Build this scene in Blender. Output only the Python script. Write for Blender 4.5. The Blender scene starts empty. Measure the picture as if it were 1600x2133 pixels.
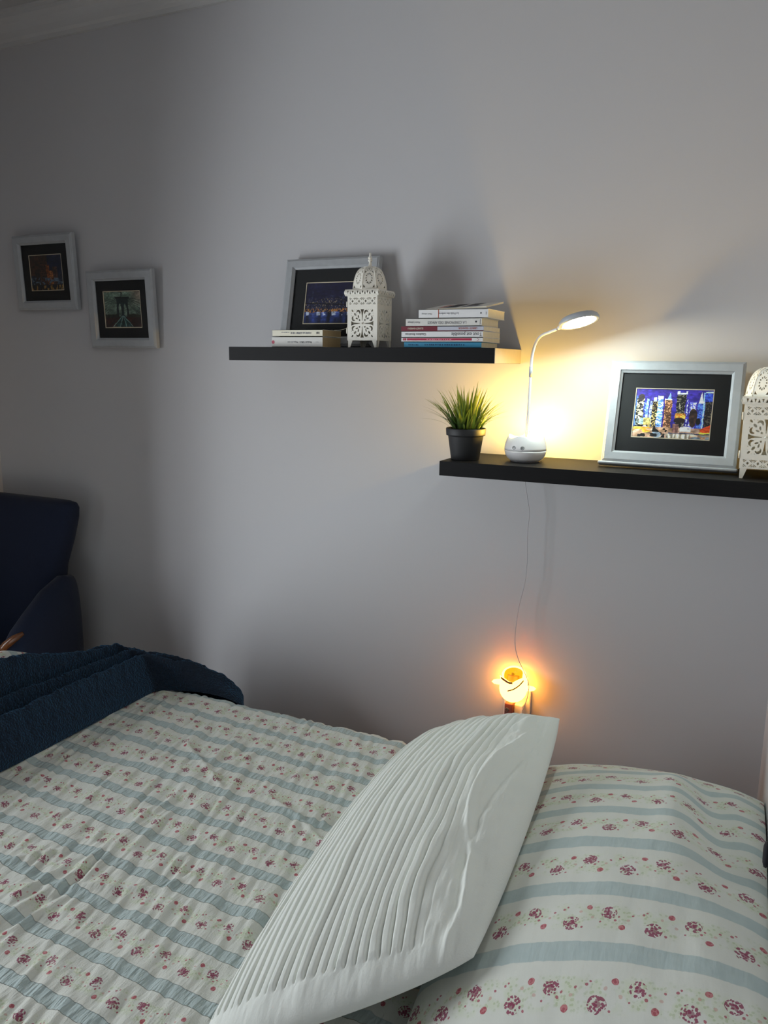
import bpy, bmesh, math, random
import numpy as np
from mathutils import Vector, Matrix
PI = math.pi
random.seed(7); rng = np.random.default_rng(11)
sc = bpy.context.scene
COL = sc.collection

# ------------------------------------------------------------------ camera
def set_camera():
    yaw, pitch, roll, f = 0.438392931, 0.184327486, 0.0128148983, 1683.19642
    loc = Vector((1.42347, -2.19962, 1.46394))
    fw = Vector((-math.sin(yaw)*math.cos(pitch), math.cos(yaw)*math.cos(pitch), -math.sin(pitch)))
    r = fw.cross(Vector((0, 0, 1))).normalized(); u = r.cross(fw)
    r2 = r*math.cos(roll)+u*math.sin(roll); u2 = u*math.cos(roll)-r*math.sin(roll)
    cd = bpy.data.cameras.new('camera'); cam = bpy.data.objects.new('camera', cd); COL.objects.link(cam)
    M = Matrix((r2, u2, -fw)).transposed().to_4x4(); M.translation = loc
    cam.matrix_world = M
    cd.sensor_fit = 'VERTICAL'; cd.sensor_height = 36.0; cd.lens = f/2133*36
    cd.clip_start = 0.02
    sc.camera = cam
set_camera()

# ------------------------------------------------------------------ light / exposure
WIN_Y0, WIN_Y1, WIN_Z0, WIN_Z1 = -2.42, -1.22, 0.10, 1.65      # window opening in the left wall
DAY_POWER = 94.0
w = bpy.data.worlds.new('world'); sc.world = w; w.use_nodes = True
w.node_tree.nodes['Background'].inputs[0].default_value = (0.62, 0.74, 0.95, 1)
w.node_tree.nodes['Background'].inputs[1].default_value = 0.6
ld = bpy.data.lights.new('daylight', 'AREA'); ld.shape = 'RECTANGLE'
ld.size = WIN_Y1-WIN_Y0; ld.size_y = WIN_Z1-WIN_Z0; ld.energy = DAY_POWER; ld.color = (0.90, 0.955, 1.0)
lo = bpy.data.objects.new('daylight', ld); COL.objects.link(lo)
lo.location = (-1.46, (WIN_Y0+WIN_Y1)/2, (WIN_Z0+WIN_Z1)/2); lo.rotation_euler = (PI/2, 0, -PI/2)
sc.view_settings.view_transform = 'Standard'; sc.view_settings.look = 'None'
sc.view_settings.gamma = 1.0; sc.view_settings.exposure = 0.0
sc.view_settings.use_curve_mapping = False
sc.cycles.use_denoising = True
sc.cycles.max_bounces = 8; sc.cycles.diffuse_bounces = 5; sc.cycles.transparent_max_bounces = 16
sc.cycles.sample_clamp_indirect = 4.0

# ------------------------------------------------------------------ node helpers
def s2l(c):
    return tuple((x/12.92 if x <= .04045 else ((x+.055)/1.055)**2.4) for x in c)
class NT:
    def __init__(s, name):
        s.m = bpy.data.materials.new(name); s.m.use_nodes = True
        s.t = s.m.node_tree; s.b = s.t.nodes['Principled BSDF']; s.out = s.t.nodes['Material Output']
    def n(s, typ, **k):
        x = s.t.nodes.new(typ)
        for a, v in k.items(): setattr(x, a, v)
        return x
    def l(s, a, b): s.t.links.new(a, b)
    def put(s, sock, v):
        if hasattr(v, 'is_output'): s.l(v, sock)
        else: sock.default_value = v
    def math(s, op, a, b=None, c=None):
        x = s.n('ShaderNodeMath', operation=op); s.put(x.inputs[0], a)
        if b is not None: s.put(x.inputs[1], b)
        if c is not None: s.put(x.inputs[2], c)
        return x.outputs[0]
    def vmath(s, op, a, b=None):
        x = s.n('ShaderNodeVectorMath', operation=op); s.put(x.inputs[0], a)
        if b is not None: s.put(x.inputs[1], b)
        return x.outputs['Value'] if op in ('DISTANCE', 'LENGTH', 'DOT_PRODUCT') else x.outputs[0]
    def mix(s, fac, a, b):
        x = s.n('ShaderNodeMix', data_type='RGBA'); s.put(x.inputs[0], fac); s.put(x.inputs[6], a); s.put(x.inputs[7], b)
        return x.outputs[2]
    def noise(s, vec, scale, detail=2.0, rough=.5, out='Fac'):
        x = s.n('ShaderNodeTexNoise'); s.put(x.inputs['Vector'], vec)
        x.inputs['Scale'].default_value = scale; x.inputs['Detail'].default_value = detail; x.inputs['Roughness'].default_value = rough
        return x.outputs[out]
    def ramp(s, v, lo_, hi):       # smooth step
        x = s.n('ShaderNodeMapRange', interpolation_type='SMOOTHSTEP'); s.put(x.inputs[0], v)
        x.inputs[1].default_value = lo_; x.inputs[2].default_value = hi
        return x.outputs[0]
    def coord(s, which='Object'): return s.n('ShaderNodeTexCoord').outputs[which]
    def bump(s, h, strength=.3, dist=.002):
        x = s.n('ShaderNodeBump'); x.inputs['Strength'].default_value = strength; x.inputs['Distance'].default_value = dist
        s.put(x.inputs['Height'], h); s.l(x.outputs[0], s.b.inputs['Normal']); return x
    def set(s, **k):
        for a, v in k.items(): s.put(s.b.inputs[a.replace('_', ' ')], v)
        return s
C4 = lambda c: (c[0], c[1], c[2], 1)

def mat_plain(name, col, rough=.5, var=.06, scale=40, bump=0, bdist=.001, metallic=0.0, sheen=0.0):
    t = NT(name); co = t.coord()
    n = t.noise(co, scale, 3)
    a = C4(tuple(max(0, x*(1-var)) for x in col)); b = C4(tuple(min(1, x*(1+var)) for x in col))
    t.set(Base_Color=t.mix(n, a, b), Roughness=rough, Metallic=metallic)
    if sheen: t.set(Sheen_Weight=sheen, Sheen_Roughness=.4)
    if bump: t.bump(t.noise(co, scale*3, 3), bump, bdist)
    return t.m
def mat_emit(name, col, strength):
    t = NT(name); t.set(Base_Color=C4(col), Emission_Color=C4(col), Emission_Strength=strength, Roughness=.5)
    n = t.noise(t.coord(), 30, 1); t.l(t.mix(n, C4(col), C4(tuple(x*.97 for x in col))), t.b.inputs['Emission Color'])
    return t.m
def mat_glass(name):
    t = NT(name); t.t.nodes.remove(t.b)
    tr = t.n('ShaderNodeBsdfTransparent'); gl = t.n('ShaderNodeBsdfGlossy'); gl.inputs['Roughness'].default_value = .03
    fr = t.n('ShaderNodeFresnel'); fr.inputs[0].default_value = 1.12
    mx = t.n('ShaderNodeMixShader'); t.l(fr.outputs[0], mx.inputs[0]); t.l(tr.outputs[0], mx.inputs[1]); t.l(gl.outputs[0], mx.inputs[2])
    t.l(mx.outputs[0], t.out.inputs[0]); return t.m

M = {}
def wallmat():
    t = NT('wall_paint'); co = t.coord()
    n = t.noise(co, 1.3, 3); f = t.noise(co, 60, 3)
    t.set(Base_Color=t.mix(n, (.505, .500, .510, 1), (.530, .525, .535, 1)), Roughness=.75)
    t.bump(f, .12, .002); return t.m
M['wall'] = wallmat()
M['ceiling'] = mat_plain('ceiling_paint', (.45, .45, .45), .85, .03, 3)
M['wall_dark'] = mat_plain('dark_bounce_absorber', (.07, .075, .09), .8, .05, 4)
M['trim'] = mat_plain('trim_paint', (.54, .535, .53), .5, .03, 5)
def woodfloor():
    t = NT('floor_wood'); co = t.coord()
    mp = t.n('ShaderNodeMapping'); t.l(co, mp.inputs[0]); mp.inputs['Scale'].default_value = (2, 22, 1)
    n = t.noise(mp.outputs[0], 3, 5)
    br = t.n('ShaderNodeTexBrick'); t.l(co, br.inputs[0]); br.inputs['Scale'].default_value = 1
    br.inputs['Brick Width'].default_value = 1.2; br.inputs['Row Height'].default_value = .12; br.inputs['Mortar Size'].default_value = .002
    br.inputs['Color1'].default_value = (.16, .08, .04, 1); br.inputs['Color2'].default_value = (.12, .06, .03, 1); br.inputs['Mortar'].default_value = (.06, .03, .02, 1)
    t.set(Base_Color=t.mix(t.math('MULTIPLY', n, .5), br.outputs[0], (.2, .1, .05, 1)), Roughness=.35); return t.m
M['floor'] = woodfloor()
def shelfmat():
    t = NT('black_brown_foil'); co = t.coord()
    mp = t.n('ShaderNodeMapping'); t.l(co, mp.inputs[0]); mp.inputs['Scale'].default_value = (3, 60, 60)
    n = t.noise(mp.outputs[0], 6, 4)
    t.set(Base_Color=t.mix(n, (.004, .004, .0045, 1), (.010, .0095, .010, 1)), Roughness=.55, Specular_IOR_Level=.16); t.bump(n, .15, .0006); return t.m
M['shelf'] = shelfmat()
M['shelf_end'] = mat_plain('pale_beige_shelf_end', (.50, .43, .32), .6, .08, 40)
M['light_blocker'] = mat_plain('dark_grey_blocker', (.10, .10, .11), .9, .08, 120)
M['lantern'] = mat_plain('cream_white_enamel', (.80, .77, .68), .42, .04, 60)
M['frame'] = mat_plain('grey_painted_wood', (.375, .39, .405), .42, .12, 45, .25, .0008)
M['mat'] = mat_plain('black_mat_board', (.012, .013, .014), .85, .15, 90)
M['matedge'] = mat_plain('cream_mat_core', (.66, .58, .42), .8)
M['paper'] = mat_plain('book_pages', (.72, .65, .48), .85, .10, 120)
M['paper_aged'] = mat_plain('aged_book_pages', (.40, .29, .15), .9, .12, 120)
M['white_cover'] = mat_plain('white_paper_cover', (.74, .74, .74), .5, .03, 30)
M['cream_cover'] = mat_plain('cream_paper_cover', (.76, .72, .58), .55, .06, 60)
M['greywhite_cover'] = mat_plain('greyish_white_cover', (.66, .65, .61), .55, .05, 40)
M['lilac_cover'] = mat_plain('pale_grey_lilac_cover', (.50, .51, .58), .5, .03, 30)
M['maroon'] = mat_plain('maroon_print', (.16, .010, .025), .45, .05, 30)
M['red'] = mat_plain('red_print', (.42, .015, .06), .45, .05, 30)
M['blue_cover'] = mat_plain('sky_blue_cover', (.05, .30, .50), .45, .05, 30)
M['ink'] = mat_plain('black_ink', (.02, .02, .025), .6)
M['ink_grey'] = mat_plain('grey_ink', (.16, .16, .18), .6)
M['ink_blue'] = mat_plain('dark_blue_ink', (.015, .09, .20), .6)
M['ink_pink'] = mat_plain('pale_pink_ink', (.70, .32, .36), .6)
M['brick_ink'] = mat_plain('brick_red_ink', (.40, .09, .05), .6)
M['pot'] = mat_plain('black_plastic_pot', (.008, .008, .009), .6, .1, 30)
M['soil'] = mat_plain('dark_soil', (.03, .022, .015), .95, .3, 200, .6, .002)
M['lamp'] = mat_plain('white_glossy_plastic', (.78, .77, .76), .28, .02, 20)
M['lamp_grey'] = mat_plain('light_grey_plastic', (.42, .45, .48), .35, .03, 30)
M['icon'] = mat_plain('dark_teal_print', (.03, .055, .06), .5)
M['led'] = mat_emit('led_diffuser_glow', (.84, 1.0, .96), 125.0)
M['bulb'] = mat_emit('warm_night_light_glow', (1.0, .60, .09), 1200.0)
M['cord'] = mat_plain('white_cord_plastic', (.50, .48, .50), .5)
M['socket'] = mat_plain('white_socket_plastic', (.72, .71, .69), .35, .02, 20)
M['plug_dark'] = mat_plain('grey_plug_plastic', (.12, .12, .13), .4)
M['rose_out'] = mat_emit('glowing_orange_petal', (1.0, .40, .05), 14.0)
M['rose_in'] = mat_emit('inner_amber_petal', (1.0, .60, .015), .9)
M['rose_core'] = mat_emit('deep_amber_petal', (1.0, .36, .006), .55)
M['rose_rim'] = mat_plain('pink_petal_rim', (.16, .045, .035), .6)
for q in ('rose_in', 'rose_core'): M[q].node_tree.nodes['Principled BSDF'].inputs['Base Color'].default_value = (.16, .045, .004, 1)
M['chair'] = mat_plain('navy_upholstery', (.003, .010, .034), .9, .2, 180, .4, .001, sheen=.06)
M['chairwood'] = mat_plain('polished_brown_wood', (.11, .038, .012), .22, .3, 25)
M['mattress'] = mat_plain('white_ticking', (.7, .7, .68), .8)
M['bedwood'] = mat_plain('bed_base_fabric', (.25, .24, .23), .8)
M['black_fabric'] = mat_plain('black_fabric', (.006, .006, .010), .85, .1, 150)
M['glass'] = mat_glass('clear_glass')
def blanketmat():
    t = NT('navy_sherpa_fleece'); co = t.coord()
    v = t.n('ShaderNodeTexVoronoi'); t.l(co, v.inputs['Vector']); v.inputs['Scale'].default_value = 190
    n = t.noise(co, 260, 4, .6); n2 = t.noise(co, 45, 3)
    h = t.math('ADD', t.math('MULTIPLY', v.outputs['Distance'], .8), n)
    t.set(Base_Color=t.mix(n2, (.0012, .007, .018, 1), (.004, .019, .043, 1)), Roughness=.95, Sheen_Weight=.55, Sheen_Roughness=.3, Sheen_Tint=(.08, .34, .66, 1))
    t.bump(h, 1.0, .006); return t.m
M['blanket'] = blanketmat()
def cushmat():
    t = NT('white_fleece_cover'); co = t.coord(); n = t.noise(co, 330, 4, .6)
    t.set(Base_Color=t.mix(t.noise(co, 12, 2), (.72, .745, .69, 1), (.77, .79, .735, 1)), Roughness=.9, Sheen_Weight=.2)
    t.bump(n, .35, .0015); return t.m
M['cushion'] = cushmat()
def floral(name, pitch, pucker, k):
    """cream cotton with printed blue-green stripes and rows of little red flowers; UV in metres"""
    t = NT(name); uv = t.n('ShaderNodeUVMap'); uv.uv_map = 'UVMap'
    dn = t.noise(uv.outputs[0], 90, 2, .5, 'Color')
    P0 = t.vmath('ADD', uv.outputs[0], t.vmath('SCALE', t.vmath('SUBTRACT', dn, (.5, .5, .5)), None))
    P0.node.inputs[1].links[0].from_node.inputs['Scale'].default_value = .004
    sx = t.n('ShaderNodeSeparateXYZ'); t.l(P0, sx.inputs[0]); U, V = sx.outputs[0], sx.outputs[1]
    vr = t.math('DIVIDE', V, pitch)
    sfr = t.math('ABSOLUTE', t.math('SUBTRACT', t.math('FRACT', vr), .5))          # 0 on the stripe centre
    stripe = t.math('SUBTRACT', 1.0, t.ramp(sfr, .118, .132))
    v2 = t.math('ADD', vr, .5)
    row = t.math('FLOOR', v2)
    b = t.math('MULTIPLY', t.math('SUBTRACT', t.math('FRACT', v2), .5), pitch)
    b = t.math('MULTIPLY', t.math('SUBTRACT', t.math('FRACT', vr), 0.0), pitch)
    b = t.math('SUBTRACT', t.math('MULTIPLY', t.math('FRACT', v2), pitch), pitch*.5)  # 0 midway between stripes
    T = .098*k
    uu = t.math('ADD', U, t.math('MULTIPLY', row, .0437*k))
    a = t.math('SUBTRACT', t.math('MULTIPLY', t.math('FRACT', t.math('DIVIDE', uu, T)), T), T*.5)
    cb = t.n('ShaderNodeCombineXYZ'); t.l(a, cb.inputs[0]); t.l(b, cb.inputs[1]); AB = cb.outputs[0]
    vo = t.n('ShaderNodeTexVoronoi'); t.l(uv.outputs[0], vo.inputs['Vector']); vo.inputs['Scale'].default_value = 300/k
    dots = t.math('LESS_THAN', vo.outputs['Distance'], .54)
    vl = t.n('ShaderNodeTexVoronoi'); t.l(uv.outputs[0], vl.inputs['Vector']); vl.inputs['Scale'].default_value = 210/k
    leafd = t.math('LESS_THAN', vl.outputs['Distance'], .36)
    def disk(x, y, r):
        return t.math('LESS_THAN', t.vmath('DISTANCE', AB, (x*k, y*k, 0)), r*k)
    def union(l):
        o = l[0]
        for q in l[1:]: o = t.math('MAXIMUM', o, q)
        return o
    base = t.mix(t.noise(uv.outputs[0], 25, 2), (.62, .635, .575, 1), (.67, .68, .62, 1))
    col = t.mix(stripe, base, t.mix(t.noise(uv.outputs[0], 60, 2), (.385, .465, .455, 1), (.455, .53, .515, 1)))
    band = t.math('MULTIPLY', t.math('SUBTRACT', 1.0, t.ramp(t.math('ABSOLUTE', b), .012*k, .024*k)), t.ramp(t.noise(uv.outputs[0], 45/k, 2), .42, .58))
    col = t.mix(t.math('MULTIPLY', t.math('MULTIPLY', band, leafd), .75), col, (.36, .43, .25, 1))
    wash = t.math('MULTIPLY', band, .42); col = t.mix(wash, col, (.55, .62, .42, 1))
    clus = t.math('MULTIPLY', union([disk(-.031, -.012, .0105), disk(.013, .007, .0098)]), dots)
    core = union([disk(-.031, -.012, .0042), disk(.013, .007, .0038)])
    rose = union([disk(-.012, .014, .0040), disk(.031, -.015, .0042)])
    bud = union([disk(.022, -.004, .0018), disk(.0255, .0015, .0014), disk(-.044, .010, .0018), disk(-.040, .0135, .0014), disk(-.017, -.018, .0016), disk(.042, .006, .0016), disk(.004, -.008, .0014)])
    pink = union([disk(-.006, -.002, .0022), disk(.037, -.002, .002), disk(-.022, .006, .002)])
    col = t.mix(t.math('MULTIPLY', pink, .6), col, (.55, .30, .26, 1))
    col = t.mix(t.math('MULTIPLY', bud, .85), col, (.38, .06, .10, 1))
    col = t.mix(t.math('MULTIPLY', clus, .92), col, (.26, .035, .09, 1))
    col = t.mix(t.math('MULTIPLY', core, .7), col, (.24, .03, .08, 1))
    col = t.mix(t.math('MULTIPLY', rose, .9), col, t.mix(dots, (.48, .14, .16, 1), (.36, .03, .06, 1)))
    t.set(Base_Color=col, Roughness=.9, Sheen_Weight=.1)
    mp = t.n('ShaderNodeMapping'); t.l(uv.outputs[0], mp.inputs[0]); mp.inputs['Scale'].default_value = (110, 26, 1); mp.inputs['Rotation'].default_value = (0, 0, .25)
    pk = t.noise(mp.outputs[0], 1.0, 2, .5)
    fine = t.noise(uv.outputs[0], 420, 3)
    h = t.math('ADD', t.math('MULTIPLY', pk, t.math('ADD', .45, t.math('MULTIPLY', stripe, .9))), t.math('MULTIPLY', fine, .10))
    t.bump(h, pucker, .006); return t.m
M['quilt'] = floral('floral_striped_quilt', .1004, 1.0, 1.0)
M['pillowcase'] = floral('floral_striped_pillowcase', .118, .16, 1.15)
def attrmat(name, emit=0):
    t = NT(name); a = t.n('ShaderNodeVertexColor'); a.layer_name = 'print'
    n = t.noise(t.coord(), 900, 2)
    t.set(Base_Color=t.mix(t.math('MULTIPLY', n, .12), a.outputs[0], (0.02, .02, .02, 1)), Roughness=.45); return t.m
M['print'] = attrmat('printed_picture')

# ------------------------------------------------------------------ mesh helpers
def link(name, me, mat, parent=None, smooth=False):
    o = bpy.data.objects.new(name, me); COL.objects.link(o)
    if mat is not None and len(me.materials) == 0: me.materials.append(mat)
    if smooth:
        me.polygons.foreach_set('use_smooth', [True]*len(me.polygons))
    if parent is not None: o.parent = parent
    return o
def mk(name, verts, faces, mat, parent=None, smooth=False):
    me = bpy.data.meshes.new(name); me.from_pydata([tuple(map(float, v)) for v in verts], [], [tuple(map(int, f)) for f in faces]); me.update()
    return link(name, me, mat, parent, smooth)
def tag(o, label=None, cat=None, group=None, kind=None):
    if label: o['label'] = label
    if cat: o['category'] = cat
    if group: o['group'] = group
    if kind: o['kind'] = kind
    return o
def empty(name, loc, rot=(0, 0, 0)):
    o = bpy.data.objects.new(name, None); COL.objects.link(o); o.location = loc; o.rotation_euler = rot; o.empty_display_size = .02
    return o
def boxdata(x0, x1, y0, y1, z0, z1):
    v = [(x0, y0, z0), (x1, y0, z0), (x1, y1, z0), (x0, y1, z0), (x0, y0, z1), (x1, y0, z1), (x1, y1, z1), (x0, y1, z1)]
    f = [(0, 3, 2, 1), (4, 5, 6, 7), (0, 1, 5, 4), (1, 2, 6, 5), (2, 3, 7, 6), (3, 0, 4, 7)]
    return v, f
def boxes(name, bl, mat, parent=None, bevel=0):
    V, F = [], []
    for b in bl:
        v, f = boxdata(*b); n = len(V); V += v; F += [tuple(i+n for i in q) for q in f]
    o = mk(name, V, F, mat, parent)
    if bevel: bev(o, bevel)
    return o
def bev(o, wdt, seg=2):
    bm = bmesh.new(); bm.from_mesh(o.data)
    bmesh.ops.bevel(bm, geom=list(bm.edges), offset=wdt, segments=seg, affect='EDGES', profile=.5)
    bm.to_mesh(o.data); bm.free()
def lathe(name, prof, mat, parent=None, n=40, smooth=True, cap=False):
    V, F = [], []
    for (r, z) in prof:
        for i in range(n):
            a = 2*PI*i/n; V.append((r*math.cos(a), r*math.sin(a), z))
    for j in range(len(prof)-1):
        for i in range(n):
            k = (i+1) % n; F.append((j*n+i, j*n+k, (j+1)*n+k, (j+1)*n+i))
    if cap:
        F.append(tuple(range(n))[::-1]); F.append(tuple((len(prof)-1)*n+i for i in range(n)))
    return mk(name, V, F, mat, parent, smooth)
def catmull(pts, per=8):
    P = [np.array(p, float) for p in pts]; P = [2*P[0]-P[1]]+P+[2*P[-1]-P[-2]]; out = []
    for i in range(1, len(P)-2):
        for k in range(per):
            t = k/per; a, b, c, d = P[i-1:i+3]
            out.append(.5*((2*b)+(-a+c)*t+(2*a-5*b+4*c-d)*t*t+(-a+3*b-3*c+d)*t**3))
    out.append(P[-2]); return out
def tube(name, pts, rad, mat, parent=None, n=10, cap=True):
    pts = [np.array(p, float) for p in pts]; V, F = [], []; up = np.array([.31, .2, .93])
    if not hasattr(rad, '__len__'): rad = [rad]*len(pts)
    for i, p in enumerate(pts):
        d = pts[min(i+1, len(pts)-1)]-pts[max(i-1, 0)]; d /= np.linalg.norm(d)+1e-12
        s = np.cross(d, up); s /= np.linalg.norm(s)+1e-12; up = np.cross(s, d)
        for k in range(n):
            a = 2*PI*k/n; V.append(p+rad[i]*(math.cos(a)*s+math.sin(a)*up))
    for i in range(len(pts)-1):
        for k in range(n):
            q = (k+1) % n; F.append((i*n+k, i*n+q, (i+1)*n+q, (i+1)*n+k))
    if cap:
        F.append(tuple(range(n))[::-1]); F.append(tuple((len(pts)-1)*n+k for k in range(n)))
    return mk(name, V, F, mat, parent, True)
def gridfaces(nu, nv, off=0, flip=False):
    F = []
    for i in range(nu-1):
        for j in range(nv-1):
            a = off+i*nv+j; q = (a, a+nv, a+nv+1, a+1); F.append(q[::-1] if flip else q)
    return F
def set_uv(me, uvs):
    lay = me.uv_layers.new(name='UVMap'); idx = np.zeros(len(me.loops), int); me.loops.foreach_get('vertex_index', idx)
    lay.data.foreach_set('uv', np.asarray(uvs, float)[idx].ravel())
def sstep(x, a, b):
    t = np.clip((x-a)/(b-a), 0, 1); return t*t*(3-2*t)
def vnoise(x, y, seed=0):          # smooth value noise on arrays
    r = np.random.default_rng(seed); tab = r.random((64, 64))
    xi = np.floor(x).astype(int); yi = np.floor(y).astype(int); fx = x-xi; fy = y-yi
    fx = fx*fx*(3-2*fx); fy = fy*fy*(3-2*fy); g = lambda a, b: tab[a % 64, b % 64]
    return (g(xi, yi)*(1-fx)+g(xi+1, yi)*fx)*(1-fy)+(g(xi, yi+1)*(1-fx)+g(xi+1, yi+1)*fx)*fy
def fbm(x, y, seed=0, o=4):
    s = 0; a = .5
    for k in range(o): s = s+a*(vnoise(x*2**k, y*2**k, seed+k)-.5); a *= .5
    return s
def shape2d(loops, thick):
    """filled flat shape with holes (first loop outer), extruded; returns mesh data in XY, thickness along Z"""
    cu = bpy.data.curves.new('tmp', 'CURVE'); cu.dimensions = '2D'; cu.fill_mode = 'BOTH'; cu.extrude = thick/2
    for lp in loops:
        sp = cu.splines.new('POLY'); sp.points.add(len(lp)-1); sp.use_cyclic_u = True
        for p, q in zip(sp.points, lp): p.co = (q[0], q[1], 0, 1)
    o = bpy.data.objects.new('tmp', cu); COL.objects.link(o)
    dg = bpy.context.evaluated_depsgraph_get(); me = bpy.data.meshes.new_from_object(o.evaluated_get(dg))
    bpy.data.objects.remove(o); bpy.data.curves.remove(cu); return me
def text_mesh(txt, size, extr=.0001, sx=1.0):
    cu = bpy.data.curves.new('tmp', 'FONT'); cu.body = txt; cu.size = size; cu.extrude = extr; cu.resolution_u = 2
    cu.align_x = 'CENTER'; cu.align_y = 'CENTER'
    o = bpy.data.objects.new('tmp', cu); COL.objects.link(o)
    dg = bpy.context.evaluated_depsgraph_get(); me = bpy.data.meshes.new_from_object(o.evaluated_get(dg))
    bpy.data.objects.remove(o); bpy.data.curves.remove(cu)
    me.transform(Matrix.Diagonal((sx, 1, 1, 1))); return me

# ------------------------------------------------------------------ the room
XL, XR, YF, H = -1.26, 1.492, -3.2, 2.60
TW = .2
def struct(o): o['kind'] = 'structure'; return o
struct(boxes('floor', [(XL-TW, XR+TW, YF-TW, TW, -.1, 0)], M['floor']))
struct(boxes('ceiling', [(XL-TW, XR+TW, YF-TW, TW, H, H+.1)], M['ceiling']))
struct(boxes('wall_back', [(XL-TW, XR+TW, 0, TW, 0, H)], M['wall']))
struct(boxes('wall_right', [(XR, XR+TW, YF, 0, 0, H)], M['wall']))
struct(boxes('wall_front', [(XL-TW, XR+TW, YF-TW, YF, 0, H)], M['wall_dark']))  # unseen wall, coloured dark to cut light bouncing back into the room
struct(boxes('wall_left', [(XL-TW, XL, YF, WIN_Y0, 0, H), (XL-TW, XL, WIN_Y1, 0, 0, H), (XL-TW, XL, WIN_Y0, WIN_Y1, 0, WIN_Z0), (XL-TW, XL, WIN_Y0, WIN_Y1, WIN_Z1, H)], M['wall']))
# window in the left wall (out of the picture; the room's daylight)
wn = struct(empty('window_1', (XL-.1, (WIN_Y0+WIN_Y1)/2, WIN_Z0)))
hw, hh = (WIN_Y1-WIN_Y0)/2, WIN_Z1-WIN_Z0
boxes('window_frame', [(-.03, .03, -hw, -hw+.05, 0, hh), (-.03, .03, hw-.05, hw, 0, hh), (-.03, .03, -.035, .035, 0, hh), (-.03, .03, -hw, hw, 0, .05), (-.03, .03, -hw, hw, hh-.05, hh)], M['trim'], wn)
for s in (-1, 1):
    boxes('pane', [(-.003, .003, min(s*.035, s*(hw-.05)), max(s*.035, s*(hw-.05)), .05, hh-.05)], M['glass'], wn)
for cy_ in (WIN_Y0-.12, WIN_Y1+.03):  # unseen drapes added to keep window light off the back wall's left end
    V, F = [], []; n = 60
    for i in range(n):
        u = i/(n-1); yy = cy_-.06+.16*u; xx = XL+.045+.03*math.sin(u*PI*7)
        for zz in (.04, 1.95): V += [(xx, yy, zz), (xx+.006, yy, zz)]
    for i in range(n-1):
        a = 4*i; F += [(a, a+4, a+6, a+2), (a+1, a+3, a+7, a+5)]
    tag(mk('light_blocker', V, F, M['light_blocker'], None, True), 'dark grey curtain added out of view to shade the wall, '+('nearer the back wall' if cy_ > -1.8 else 'nearer the front wall'), 'light_blocker', 'added light blockers at the window')
boxes('window_sill', [(-.03, .14, -hw-.03, hw+.03, -.03, 0)], M['trim'], wn)
# crown moulding: stepped cove swept along a wall
def moulding(name, p0, p1, inward):
    prof = [(0, 2.515), (.012, 2.515), (.014, 2.528), (.022, 2.535), (.028, 2.552), (.042, 2.572), (.062, 2.582), (.064, 2.592), (.078, 2.594), (.080, H)]
    V, F = [], []
    for p in (p0, p1):
        for d, z in prof: V.append((p[0]+inward[0]*d, p[1]+inward[1]*d, z))
    n = len(prof)
    for i in range(n-1): F.append((i, i+1, n+i+1, n+i))
    return struct(mk(name, V, F, M['trim']))
moulding('trim_1', (XL, 0), (XR, 0), (0, -1))
moulding('trim_2', (XL, YF), (XL, 0), (1, 0))
moulding('trim_3', (XR, YF), (XR, 0), (-1, 0))
struct(boxes('baseboard_back', [(XL, XR, -.015, 0, 0, .09)], M['trim']))
struct(boxes('baseboard_left', [(XL, XL+.015, YF, -.015, 0, .09)], M['trim']))
struct(boxes('baseboard_right', [(XR-.015, XR, YF, -.015, 0, .09)], M['trim']))

# ------------------------------------------------------------------ floating shelves
ZU, ZL = 1.500, 1.2096
def shelf(label, x0, x1, zt):
    r = empty('floating_shelf', ((x0+x1)/2, 0, zt-.038)); w2 = (x1-x0)/2
    boxes('board', [(-w2, w2, -.235, 0, 0, .038)], M['shelf'], r, .0008)
    boxes('end_cap', [(w2-.0002, w2+.0010, -.2345, -.0005, .0005, .0375)], M['shelf_end'], r)
    return tag(r, label, 'shelf', 'black floating shelves')
shelf('black floating shelf, the upper one, carrying books and a white lantern', 0, .80, ZU)
shelf('black floating shelf, the lower one, carrying a plant, a lamp and a framed print', .6606, 1.488, ZL)

# ------------------------------------------------------------------ bed
BZ = .50; BX0, BX1 = -.44, 1.475; BYF, BYN = -.385, -1.80      # top, foot, head, far and near sides
bf = empty('bed', ((BX0+BX1)/2, (BYF+BYN)/2, 0)); cx, cy = bf.location.x, bf.location.y
tag(bf, 'upholstered bed base under the striped floral quilt', 'bed')
boxes('frame', [(BX0+.03-cx, BX1-.01-cx, BYN+.03-cy, BYF-.03-cy, .12, .27)], M['bedwood'], bf, .01)
for sx in (BX0+.10-cx, BX1-.10-cx):
    for sy in (BYN+.10-cy, BYF-.10-cy): boxes('leg', [(sx-.025, sx+.025, sy-.025, sy+.025, 0, .12)], M['chairwood'], bf, .004)
mt = boxes('mattress', [(BX0+.03, BX1-.01, BYN+.03, BYF-.03, .27, BZ-.02)], M['mattress'], None, .03)
tag(mt, 'white mattress hidden beneath the floral quilt', 'mattress')

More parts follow.
